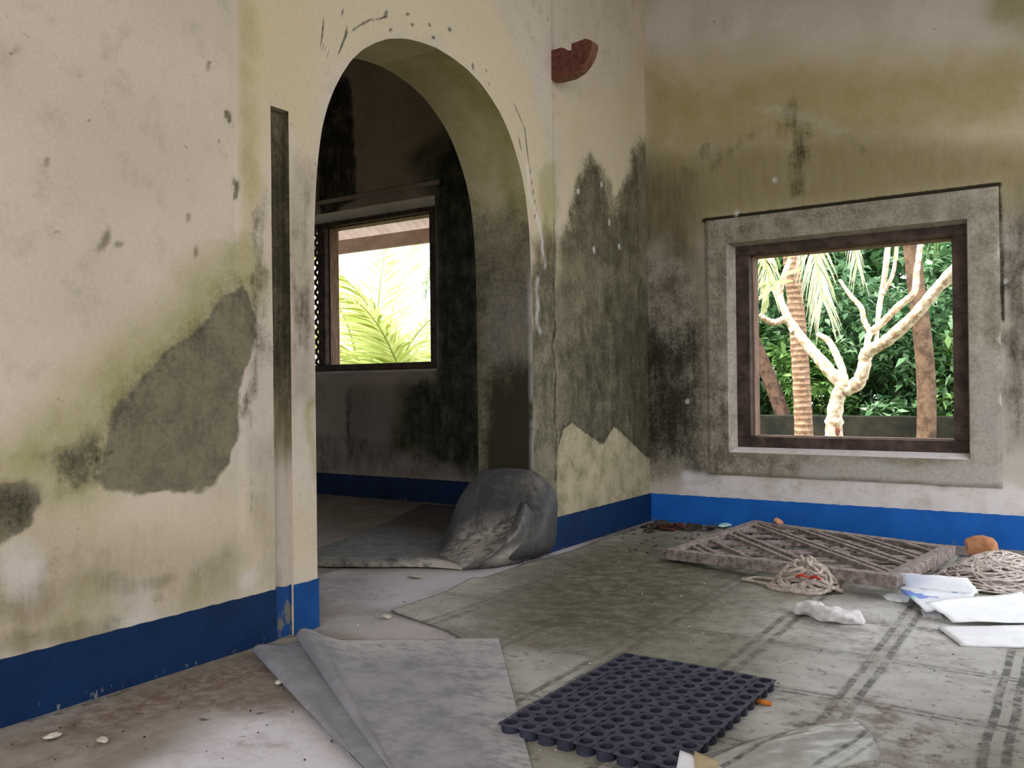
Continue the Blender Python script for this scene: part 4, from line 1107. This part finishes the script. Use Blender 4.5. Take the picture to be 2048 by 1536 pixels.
def wrapper_mat():
    n = NB('printed_white_wrapper', .35, .5)
    b = n.noise(7, n.addv(n.W, (2, 0, 0)), 3, .5); b2 = n.noise(8, n.addv(n.W, (7, 3, 0)), 3, .5)
    c = n.mix(n.rng(b, .60, .64), srgb(238, 238, 240), srgb(110, 140, 215))
    c = n.mix(n.rng(b2, .60, .64), c, srgb(150, 230, 205))
    n.bump(n.noise(20), .3, .005)
    return n.out(c)
MAT['wrapper'] = wrapper_mat()
def papers():
    o = sheet_quad('paper_sheet', [FZ(1812, 1176, .05), FZ(1958, 1186, .05), FZ(1935, 1156, .10), FZ(1803, 1144, .12)], seed=1, bump=.008)
    tag(o, 'white paper sheet standing up behind the wrapper, against the corner of the lattice panel', 'paper')
    o = sheet_quad('plastic_wrapper', [FZ(1852, 1226, .02), FZ(1925, 1212, .04), FZ(1965, 1178, .05), FZ(1790, 1172, .05)], seed=2, bump=.014, mat='wrapper')
    tag(o, 'white plastic wrapper with blue and green print among the papers', 'wrapper')
    o = sheet_quad('paper_sheet', [FZ(1905, 1243, .02), FZ(2070, 1246, .03), FZ(2045, 1186, .045), FZ(1850, 1204, .065)], seed=3, bump=.006)
    tag(o, 'largest white paper sheet lying on top of the papers near the twine heap', 'paper')
    o = sheet_quad('paper_scrap', [FZ(1852, 1243, .006), FZ(1890, 1244, .006), FZ(1874, 1214, .012), FZ(1840, 1218, .012)], seed=4, bump=.004)
    tag(o, 'small pinkish-white paper scrap under the torn edge of the largest paper sheet', 'paper')
    o = sheet_quad('paper_scrap', [FZ(1765, 1196, .010), FZ(1812, 1208, .012), FZ(1822, 1194, .03), FZ(1775, 1186, .022)], seed=5, bump=.012)
    tag(o, 'crumpled white paper scrap poking out at the left end of the papers', 'paper')
    o = sheet_quad('paper_stack', [FZ(1922, 1292, .010), FZ(2090, 1297, .010), FZ(2090, 1254, .014), FZ(1876, 1256, .014)], seed=6, bump=.003, thick=.006)
    tag(o, 'flat thin stack of white paper, nearest of the papers on the right', 'paper')
    o = sheet_quad('paper_card', [FZ(1340, 1600, .048), FZ(1480, 1590, .048), FZ(1450, 1538, .052), FZ(1360, 1502, .052)], seed=7, bump=.002)
    tag(o, 'white card lying on the near corner of the rubber mat', 'card')
    o = sheet_quad('tan_card', [FZ(1390, 1540, .056), FZ(1440, 1545, .056), FZ(1437, 1522, .056), FZ(1388, 1503, .056)], n=6, seed=8, bump=.001, mat='card')
    tag(o, 'small tan card strip lying on the white card at the rubber mat', 'card')
papers()
def lump(name, px, py, sx, sy, sz, mat, seed, sub=2, z0=None):
    bm = bmesh.new(); bmesh.ops.create_icosphere(bm, subdivisions=sub, radius=1)
    rs = np.random.RandomState(seed); d = [Vector(rs.randn(3)).normalized() for _ in range(7)]; h = rs.uniform(.55, .9, 7)
    for v in bm.verts:
        for n_, q in zip(d, h):
            k = v.co.dot(n_)-q
            if k > 0: v.co -= n_*k
    me = bpy.data.meshes.new(name)
    for v in bm.verts: v.co = Vector((v.co.x*sx, v.co.y*sy, v.co.z*sz))
    mn = min(v.co.z for v in bm.verts)
    for v in bm.verts: v.co.z -= mn
    bm.to_mesh(me); bm.free()
    o = link(name, me, MAT[mat]); x, y = onF(px, py)
    o.location = (x, y, .004 if z0 is None else z0); o.rotation_euler.z = rs.rand()*6
    return o
o = lump('clay_shard', 1965, 1120, .085, .05, .055, 'tan', 3); o.rotation_euler.z = -.2
tag(o, 'orange-tan clay shard lying behind the twine heap by the blue skirting', 'shard')
def leaf(name, px, py, z, L, mat, seed, label, cat, group=None):
    rs = np.random.RandomState(seed); V = []; n = 7
    for i in range(n):
        t = i/(n-1); w = L*.32*math.sin(math.pi*min(.98, max(.03, t)))**.8
        for s_ in (-1, 0, 1): V.append(((t-.5)*L, s_*w, .012*abs(s_)+.25*L*(t-.4)**2+.003))
    Fs = [(i*3+k, (i+1)*3+k, (i+1)*3+k+1, i*3+k+1) for i in range(n-1) for k in range(2)]
    o = mesh(name, V, Fs, MAT[mat], None, True); x, y, zz = FZ(px, py, z); o.location = (x, y, zz); o.rotation_euler = (rs.uniform(-.4, .4), rs.uniform(-.3, .3), rs.rand()*6.28)
    m = o.modifiers.new('thick', 'SOLIDIFY'); m.thickness = .0012
    return tag(o, label, cat, group)
for i, (px, py, L) in enumerate([(1345, 1056, .13), (1332, 1062, .10), (1362, 1058, .09), (1310, 1058, .11), (1390, 1058, .10), (1420, 1060, .09), (1292, 1056, .10), (1300, 1066, .08), (1378, 1062, .08), (1325, 1050, .09)]):
    leaf('dry_leaf', px, py, .006, L, 'brownleaf' if i in (0, 1, 2) else 'darkdebris', i,
         'reddish-brown dry leaf in the litter by the corner skirting' if i in (0, 1, 2) else 'dark dry leaf in the litter by the corner skirting', 'leaf',
         'red-brown leaves in the corner litter' if i in (0, 1, 2) else 'dark leaves in the corner litter')
leaf('dry_leaf', 1553, 1046, .09, .07, 'tan', 33, 'orange-brown dry leaf caught on the far stile of the lattice panel', 'leaf').rotation_euler = (.9, .3, 1.2)
o = lump('plastic_scrap', 1450, 1055, .06, .03, .012, 'wrapper', 9); tag(o, 'small white and blue plastic scrap beside the far left corner of the lattice panel', 'plastic scrap')
x, y = onF(1522, 1416); m = MB(); m.tube([(x-.012, y, .016), (x+.024, y+.004, .014)], .006, 10)
tag(m.build('cigarette_butt', MAT['orange'], None, True), 'orange cigarette butt on the floor at the right edge of the rubber mat', 'cigarette butt')
for i, (px, py, r) in enumerate([(833, 1157, .045), (560, 1371, .02), (105, 1480, .022), (205, 1488, .02), (775, 1238, .03)]):
    o = lump('plaster_chip', px, py, r, r*.6, .006, 'chip', 50+i)
    tag(o, ['cream plaster flake on the dusty concrete in front of the archway', 'small pale chip on concrete beside the folded sheet edge', 'thin pale chip on the concrete near the left skirting, nearest the left edge',
            'second pale chip on the concrete near the left skirting', 'pale flake beside the left corner of the vinyl flooring'][i], 'chip')
def crumbs(name, n, region, smin, smax, mat, seed, label):
    rs = np.random.RandomState(seed); m = MB()
    for _ in range(n):
        px = rs.uniform(region[0], region[2]); py = rs.uniform(region[1], region[3])
        x, y = onF(px, py)
        if x > RX-.1 or x < .03 or y > -.05 or (x < .12 and y < -2.6): continue
        s = rs.uniform(smin, smax); a = rs.rand()*6; V = []
        for k in range(5): t = a+k*1.2566; r = s*rs.uniform(.6, 1.2); V.append((x+r*math.cos(t), y+r*math.sin(t), .006))
        V += [(x+(v[0]-x)*.6, y+(v[1]-y)*.6, .007+s*.55) for v in V[:5]]
        m.add(V, [(5, 6, 7, 8, 9)]+[(k, (k+1) % 5, 5+(k+1) % 5, 5+k) for k in range(5)])
    o = m.build(name, MAT[mat]); tag(o, label, 'debris', None, 'stuff')
crumbs('plaster_crumbs', 330, (640, 1120, 2048, 1536), .0015, .005, 'chip', 5, 'pale plaster crumbs scattered over the vinyl flooring')
crumbs('dark_crumbs', 240, (0, 1120, 2048, 1536), .0012, .0045, 'darkdebris', 6, 'dark grit scattered over the whole floor')
crumbs('corner_grit', 260, (1240, 1050, 2048, 1110), .004, .016, 'darkdebris', 8, 'dark grit heaped along the foot of the blue skirting')

# ---------------------------------------------------------------- timber bracket in the left wall
def corbel():
    root = empty('timber_bracket', (0, -1.08, 2.3)); tag(root, 'red-brown curved timber bracket with a notched top, high on the wall right of the arch', 'bracket')
    front_ = [(1100, 100), (1101, 156), (1114, 158), (1140, 151), (1158, 140), (1171, 124), (1180, 106), (1184, 88), (1183, 81), (1172, 77), (1143, 87), (1143, 100), (1136, 101), (1130, 97), (1121, 95), (1110, 99)]
    pl = [onB(px, py, -1.10) for px, py in front_]; n = len(pl)
    V = [(x-(.03 if i < 2 else 0), -1.10+1.08, z-2.3) for i, (x, z) in enumerate(pl)]+[(x-(.03 if i < 2 else 0), -1.035+1.08, z-2.3) for i, (x, z) in enumerate(pl)]
    Fs = [tuple(range(n)), tuple(range(2*n-1, n-1, -1))]
    side = [(i, n+i, n+(i+1) % n, (i+1) % n) for i in range(n) if not 1 <= i <= 7]
    o = mesh('body', V, Fs+side, MAT['corbel'], root)
    o = mesh('curved_underside', V, [(i, n+i, n+(i+1) % n, (i+1) % n) for i in range(1, 8)], MAT['corbel_edge'], root)
    o['label'] = 'worn paler curved underside'
corbel()

# ---------------------------------------------------------------- eave over the far window
def eave():
    root = empty('metal_eave'); tag(root, 'pale corrugated metal eave with a fascia beam outside the far window', 'roof')
    x0, x1 = -6.5, 3.4; p = .088; nx = int((x1-x0)/p*6); V = []; Fs = []
    for i in range(nx+1):
        x = x0+(x1-x0)*i/nx; dz = .019*math.sin(2*math.pi*x/p)
        for y, z in ((.215, 2.61), (1.0, 2.20), (1.12, 2.14)): V.append((x, y, z+dz))
    for i in range(nx):
        for k in range(2): a = i*3+k; Fs.append((a, a+3, a+4, a+1))
    o = mesh('corrugated_sheet', V, Fs, MAT['tin'], root, True)
    m = MB(); m.box((x0, .98, 2.035), (x1, 1.03, 2.125+.03)); m.build('fascia_beam', MAT['fascia'], root)
eave()

# ---------------------------------------------------------------- garden
def frond_mesh(L, droop, az, el, base, leaf_len, n=46, hang=.5, seed=0, width=.03, path=None):
    rs = np.random.RandomState(seed); m = MB(); rach = []
    d = Vector((math.cos(az)*math.cos(el), math.sin(az)*math.cos(el), math.sin(el))); p = Vector(base); step = L/n
    side0 = Vector((-math.sin(az), math.cos(az), 0))
    for i in range(n+1):
        rach.append(p.copy()); p = p+d*step
        d = (d+Vector((0, 0, -droop/n*(.4+1.6*i/n)))).normalized()
    if path is not None: rach = [Vector(q) for q in spline(path, n+1)]; dv = rach[-1]-rach[0]; side0 = Vector((-dv.y, dv.x, 0)).normalized() if dv.xy.length > .05 else Vector((1, 0, 0))
    for i in range(4, n):
        t = i/n; ll = leaf_len*((math.sin(math.pi*min(1, .18+.80*t))**.7) if path is None else min(1, .3+1.2*t)*(1-.35*t))*rs.uniform(.85, 1.1)
        dd = (rach[i+1]-rach[i]).normalized(); sd = side0; up_ = sd.cross(dd)
        for sg in (-1, 1):
            v = (sd*sg*(.85-.3*t)*rs.uniform(.55, 1.15)+dd*(.45+.5*t)+Vector((0, 0, -.15+rs.uniform(-.08, .08)))).normalized()
            pts = [rach[i]]; q = rach[i].copy(); vv = v.copy()
            for k in range(4):
                q = q+vv*ll/4; vv = (vv+Vector((0, 0, -hang*.45))).normalized(); pts.append(q.copy())
            w = [width*.5, width, width*.85, width*.5, .002]
            nrm = dd if abs(dd.dot(v)) < .9 else up_
            V = []
            for k, q in enumerate(pts):
                wd = (dd-v*dd.dot(v)).normalized()*w[k]/2; V += [q-wd, q+wd]
            m.add(V, [(2*k, 2*k+1, 2*k+3, 2*k+2) for k in range(4)])
    rm = MB(); rm.tube(rach, [.022*(1-.85*i/n) for i in range(n+1)], 5)
    return m, rm
def palm(name, label, base, h, lean, fronds, mat, trunk_r=.10, group=None, bark='palmbark'):
    root = empty(name, base); tag(root, label, 'palm tree', group)
    n = 40; pts = []; rad = []
    for i in range(n+1):
        t = i/n; pts.append((lean[0]*t*t, lean[1]*t*t, h*t)); rad.append(trunk_r*(1.15-.35*t)*(1+.05*(i % 2)))
    if h > .3:
        m = MB(); m.tube(pts, rad, 14); m.build('trunk', MAT[bark], root, True)
    for i, f in enumerate(fronds):
        a, b = frond_mesh(**f, seed=i+int(abs(base[0]*10)))
        fr = a.build('frond', MAT[f.get('_m', mat)] if '_m' in f else MAT[mat], root)
        b.build('midrib', MAT['frond'], fr, True)
    return root
R_ = math.radians
def frp(path, ll, n=46, hang=.5, width=.03): return dict(path=path, leaf_len=ll, n=n, hang=hang, width=width, L=1, droop=0, az=0, el=0, base=(0, 0, 0))
def fr(L, droop, az, el, b, ll, n=46, hang=.5, width=.03): return dict(L=L, droop=droop, az=R_(az), el=R_(el), base=b, leaf_len=ll, n=n, hang=hang, width=width)

# coconut palm seen through the near window
tx, tz = onB(1608, 800, 4.0)
palm('coconut_palm', 'coconut palm with ringed brown trunk and pale hanging fronds outside the near window', (tx, 4.0, -.2), 4.2, (-.42, .15),
     [fr(2.6, 1.9, a, e, (-.25, .15, 4.1), .6) for a, e in ((20, 55), (70, 60), (130, 50), (180, 60), (230, 55))] +
     [frp([(bx_-tx, by_-4.0, bz_+.2) for bx_, by_, bz_ in P_], ll, n, .55, .013) for P_, ll, n in (
        ([(-.58, 4.1, 3.9), (-.40, 3.8, 3.95), (-.15, 3.5, 3.3), (.02, 3.4, 2.5), (.12, 3.35, 2.0), (.20, 3.3, 1.55)], .62, 120),
        ([(-.60, 4.1, 3.9), (-.70, 3.8, 3.9), (-.60, 3.5, 3.2), (-.42, 3.4, 2.4), (-.30, 3.4, 1.72)], .50, 100),
        ([(-.56, 4.1, 3.9), (-.20, 3.9, 4.1), (.20, 3.6, 3.6), (.36, 3.5, 2.7), (.46, 3.5, 1.85)],   .46, 90))],
     'frond_bright', .078)

# frangipani
def frangipani():
    D = 2.6
    q = lambda px, py, dd=0: Vector((*[onB(px, py, D+dd)[0]], D+dd, onB(px, py, D+dd)[1]))
    b = q(1668, 872); root = empty('frangipani_tree', (b.x, D, -.2)); off = Vector((b.x, D, -.2))
    tag(root, 'pale-barked frangipani tree with bare forked branches just outside the near window', 'tree')
    def limb(pts, rad, name='branch'):
        P = spline([tuple(p-off) for p in pts], 7*len(pts)); rr = np.interp(np.linspace(0, 1, len(P)), np.linspace(0, 1, len(rad)), rad)
        rs = np.random.RandomState(len(pts)*7+int(rad[0]*1000)); rr = rr*(1+.06*rs.randn(len(rr)))
        m = MB(); m.tube(P, list(rr), 12); o = m.build(name, MAT['plumbark'], root, True); return o
    tr = limb([Vector((b.x-.03, D, -.22)), q(1668, 905), q(1668, 850), q(1674, 800), q(1690, 765)], [.085, .078, .066, .056, .062], 'trunk')
    k = .0
    limb([q(1690, 775), q(1665, 748), q(1630, 708, .05), q(1600, 672, .08), q(1575, 640, .1), q(1545, 645, .05), q(1518, 630, 0)], [.05, .052, .046, .040, .034, .028, .026])
    limb([q(1590, 665, .08), q(1573, 630, .15), q(1560, 590, .2), q(1567, 555, .2), q(1580, 520, .25)], [.036, .034, .028, .025, .022])
    limb([q(1692, 772), q(1683, 735, .1), q(1668, 700, .15), q(1655, 680, .18), q(1635, 668, .2)], [.03, .032, .03, .026, .02])
    limb([q(1690, 782), q(1716, 765), q(1728, 735), q(1735, 705), q(1775, 680, -.05), q(1830, 630, -.1), q(1880, 570, -.15), q(1925, 520, -.2), q(1990, 450, -.25)], [.052, .056, .05, .054, .05, .046, .042, .040, .036])
    limb([q(1735, 708), q(1738, 670, .08), q(1765, 645, .08), q(1800, 610, .08), q(1828, 585, .08), q(1833, 545, .08), q(1840, 495, .08), q(1846, 440, .08)], [.03, .026, .028, .027, .026, .023, .021, .018])
    limb([q(1740, 665, .08), q(1728, 640, .12), q(1722, 615, .14), q(1700, 590, .16), q(1680, 560, .2)], [.022, .022, .022, .018, .012])
    limb([q(1752, 690, .05), q(1758, 620, .3), q(1768, 560, .35), q(1775, 500, .4), q(1778, 440, .4)], [.016, .022, .024, .022, .02])
    limb([q(1765, 590, .3), q(1785, 550, .3), q(1793, 500, .3), q(1795, 450, .3)], [.016, .016, .015, .014])
    limb([q(1860, 590, -.12), q(1905, 560, -.1), q(1960, 520, -.1)], [.02, .022, .018])
    # cut scar on the trunk
    c = q(1670, 862)-off; bm = bmesh.new(); bmesh.ops.create_uvsphere(bm, u_segments=14, v_segments=8, radius=.032)
    me = bpy.data.meshes.new('cut_scar'); bm.to_mesh(me); bm.free(); o = link('cut_scar', me, MAT['scar'], root, True); o.location = c+Vector((.02, -.055, 0)); o.scale = (1, .25, 1.2)
    o['label'] = 'dark cut scar'
    rs = np.random.RandomState(3)
    def lf(p, L, d, w=.3):
        d = Vector(d).normalized(); s_ = d.cross(Vector((0, .6, 1))).normalized(); V = []
        for i in range(7):
            t = i/6; ww = L*w*math.sin(math.pi*min(.97, max(.04, t)))**.8*.5
            for j in (-1, 0, 1): V.append(p+d*L*t+s_*ww*j+Vector((0, 0, -.12*L*t*t+.03*L*abs(j))))
        o = mesh('leaf', V, [(i*3+k, (i+1)*3+k, (i+1)*3+k+1, i*3+k+1) for i in range(6) for k in range(2)], MAT['plumleaf'], root, True)
    for px, py, d, L in [(1540, 570, (1, 0, .2), .2), (1545, 570, (-1, 0, .1), .18), (1560, 555, (.8, .3, .4), .2), (1550, 575, (-.6, -.3, -.4), .2), (1520, 640, (-.5, 0, .9), .2), (1525, 632, (.3, -.2, .9), .16),
                         (1525, 560, (.2, 0, -1), .22), (1530, 540, (-.3, 0, 1), .2), (1575, 520, (.6, 0, .7), .2), (1580, 515, (-.6, 0, .7), .2)]:
        lf(q(px, py)-off, L, d)
frangipani()

def trunk_tree(name, label, px0, py0, px1, py1, Y, r, matn, extra=()):
    a = onB(px0, py0, Y); b = onB(px1, py1, Y)
    root = empty(name, (a[0], Y, -.2)); tag(root, label, 'tree')
    dx = (b[0]-a[0])/max(.1, (b[1]-a[1])); H_ = 5.5
    pts = [(dx*(z+.2)*.9+.04*math.sin(z*2), 0, z+.2) for z in np.linspace(-.25, H_, 30)]
    off = a[0]-(a[0]+0)
    m = MB(); m.tube(pts, [r*(1.25-.4*i/29) for i in range(30)], 12); m.build('trunk', MAT[matn], root, True)
    rs = np.random.RandomState(int(px0)); m = MB()
    for i in range(1500):
        v = Vector(rs.randn(3)).normalized()*rs.rand()**.4; p = Vector((dx*H_+v.x*1.6, v.y*1.6, H_+.6+v.z*.9)); leafquad(m, p, rs, .16)
    m.build('crown', MAT['bush2'], root)
    return root
def leafquad(m, p, rs, L, w=.45):
    d = Vector((rs.randn(), rs.randn(), rs.randn()*.5-.35)).normalized(); s_ = d.cross(Vector((rs.randn()*.3, rs.randn()*.3, 1))).normalized()*L*w*.5
    f = Vector((0, 0, .12*L))
    m.add([p, p+d*L*.45+s_+f, p+d*L, p+d*L*.45-s_+f], [(0, 1, 2), (0, 2, 3)])
trunk_tree('thick_tree', 'thick brown tree trunk leaning left behind the frangipani at the right of the near window', 1850, 830, 1838, 560, 4.6, .074, 'treebark')
trunk_tree('slim_tree', 'slim dark leaning tree trunk behind the coconut palm, low in the near window', 1600, 690, 1565, 610, 5.4, .07, 'darkbark')
m = MB()
gx0 = -2.6; m.box((gx0, 5.2, -.2), (5, 5.4, onB(1700, 832, 5.2)[1])); 
tag(m.build('garden_wall', MAT['mosswall'], None, bevel=.01), 'low dark mossy masonry wall behind the frangipani outside the near window', 'wall')

def shrub(cx, cy, r, h, n, matn, seed, label, L=.14, group=None):
    rs = np.random.RandomState(seed); root = empty('shrub', (cx, cy, -.2)); tag(root, label, 'shrub', group)
    m = MB(); lob = [(Vector((rs.uniform(-.6, .6)*r, rs.uniform(-.5, .5)*r, rs.uniform(.12, .85)*h)), rs.uniform(.35, .6)*r) for _ in range(9)]
    for i in range(n):
        c, q = lob[rs.randint(9)]; v = Vector(rs.randn(3)).normalized()*q*rs.uniform(.75, 1.05); p = c+Vector((v.x, v.y, v.z*.8))
        leafquad(m, p, rs, L*rs.uniform(.6, 1.2))
    m.build('foliage', MAT[matn], root)
    m = MB()
    for c, q in lob[:5]: m.tube([(0, 0, 0), (c.x*.5, c.y*.5, c.z*.6), tuple(c)], [.03, .02, .008], 5)
    m.build('stem', MAT['darkbark'], root)
specs = [(-2.6, 7.2, 1.3, 3.0, 'bush2'), (-1.3, 6.9, 1.2, 2.5, 'bush1'), (-.1, 7.0, 1.3, 3.0, 'bush1'), (1.0, 6.9, 1.3, 3.4, 'bush1'), (2.2, 7.2, 1.4, 3.6, 'bush1'),
         (-1.9, 9.0, 1.9, 5.2, 'bush2'), (-.2, 9.4, 2.0, 5.6, 'bush1'), (1.8, 9.2, 2.0, 5.8, 'bush1'), (-3.8, 8.6, 1.8, 4.6, 'bush2'), (3.6, 8.4, 1.7, 4.6, 'bush1'),
         (-1.75, 6.35, .8, 1.9, 'bush3'), (-.6, 6.3, .7, 1.6, 'bush2'), (.35, 6.3, .7, 1.5, 'bush1'), (1.2, 6.3, .75, 1.7, 'bush2'), (-1.1, 10.9, 1.9, 4.2, 'bush1'), (1.6, 11.2, 2.2, 4.4, 'bush2')]
slab = ['mid-green shrub beyond the mossy wall, second from the left in the near window', 'deep-green low shrub beyond the mossy wall behind the coconut trunk', 'deep-green shrub beyond the mossy wall behind the frangipani fork',
        'deep-green shrub beyond the mossy wall behind the frangipani right branch', 'deep-green shrub beyond the mossy wall behind the thick trunk', 'tall mid-green shrub rising behind the coconut palm fronds',
        'tall deep-green shrub rising high behind the frangipani', 'tall deep-green shrub rising high behind the thick trunk', 'tall mid-green shrub far left behind the mossy wall', 'deep-green shrub at the far right behind the mossy wall',
        'bright yellow-green leafy shrub at the lower left of the near window', 'small mid-green shrub just beyond the mossy wall beside the coconut trunk', 'small deep-green shrub just beyond the mossy wall right of the frangipani trunk', 'small mid-green shrub just beyond the mossy wall at the thick trunk',
        'deep-green shrub far back, filling the gap behind the coconut trunk', 'mid-green shrub far back, filling the gap behind the thick trunk']
for i, (x, y, r, h, mt) in enumerate(specs): shrub(x, y, r, h, 6000 if y > 8 else 4200 if r > 1 else 1800, mt, 100+i, slab[i], .24 if y > 8 else .15)

# unseen hedge bushes added outside the right-hand doorway to block low sky
for i, (x, y, h) in enumerate([(6.0, -3.2, 2.6), (6.2, -.6, 2.8), (6.0, 2.0, 2.7)]):
    shrub(x, y, 1.4, h, 2200, 'bush1', 300+i, ['deep-green hedge bush outside the right doorway, nearest the camera', 'deep-green hedge bush straight outside the right doorway', 'deep-green hedge bush outside beyond the right corner of the house'][i], .2)
# palms seen through the far window
c1 = Vector((-5.9, 4.0, -.2))
palm('young_palm', 'young palm with pale upright fronds filling the lower part of the far window', tuple(c1), .35, (0, 0),
     [fr(2.9, 1.2, a, e, (0, 0, .3), .85, 64, .35, .034) for a, e in ((-110, 62), (-60, 60), (-20, 58), (20, 66), (70, 70), (120, 62), (165, 58), (215, 60), (-85, 76), (-40, 72), (-140, 70), (0, 80), (40, 56))], 'frond_bright', .12)
palm('young_palm', 'green young palm whose fronds cross the lower right of the far window', (-4.2, 3.0, -.2), .3, (0, 0),
     [fr(2.4, 1.3, a, e, (0, 0, .3), .7, 50, .4, .04) for a, e in ((-130, 62), (-80, 66), (-30, 60), (30, 60), (100, 66), (150, 60), (180, 72), (-105, 74), (210, 60))], 'frond', .12)
palm('tall_palm', 'tall coconut palm whose drooping frond tips hang into the upper right of the far window', (-4.6, 6.6, -.2), 4.6, (-.2, -.3),
     [fr(2.6, 2.0, a, e, (-.2, -.3, 4.5), .6, 48, .7, .03) for a, e in ((-40, 30), (0, 40), (60, 45), (120, 40), (180, 30))] +
     [frp([(a+4.6, b-6.6, c+.2) for a, b, c in P_], .6, 80, .6, .018) for P_ in (
        [(-4.8, 6.3, 4.3), (-4.85, 5.7, 4.4), (-5.0, 5.1, 3.6), (-5.2, 4.7, 2.8), (-5.35, 4.5, 2.25)], [(-4.8, 6.3, 4.3), (-4.6, 5.6, 4.3), (-4.75, 5.0, 3.4), (-4.95, 4.6, 2.6), (-5.05, 4.5, 2.1)])], 'frond_dark', .11)
palm('dense_palm', 'deep-green palm behind the pale young palm, low in the far window', (-7.6, 6.8, -.2), .6, (0, 0),
     [fr(2.6, 1.6, a, e, (0, 0, .5), .6, 44, .4, .034) for a, e in ((-120, 50), (-70, 55), (-20, 50), (40, 60), (110, 60), (170, 50), (-95, 70))], 'frond_dark', .14)

palm('leaning_palm', 'deep-green palm whose hanging fronds darken the upper right of the near window', (2.9, 6.2, -.2), 4.6, (-.5, -.2),
     [fr(2.4, 2.0, a, e, (-.5, -.2, 4.5), .6) for a, e in ((10, 40), (70, 45), (130, 35))] +
     [frp([(a-2.9, b-6.2, c+.2) for a, b, c in P_], .6, 90, .6, .018) for P_ in (
        [(2.4, 6.0, 4.3), (2.0, 5.7, 4.4), (1.5, 5.4, 3.9), (1.1, 5.2, 3.1), (.88, 5.1, 2.3)], [(2.4, 6.0, 4.3), (2.1, 5.6, 4.4), (1.7, 5.3, 3.8), (1.35, 5.1, 3.0), (1.2, 5.0, 2.3)],
        [(2.4, 6.0, 4.3), (1.8, 6.0, 4.5), (1.1, 5.9, 4.1), (.6, 5.8, 3.2), (.42, 5.7, 2.5)])], 'frond_dark', .12, bark='darkbark')
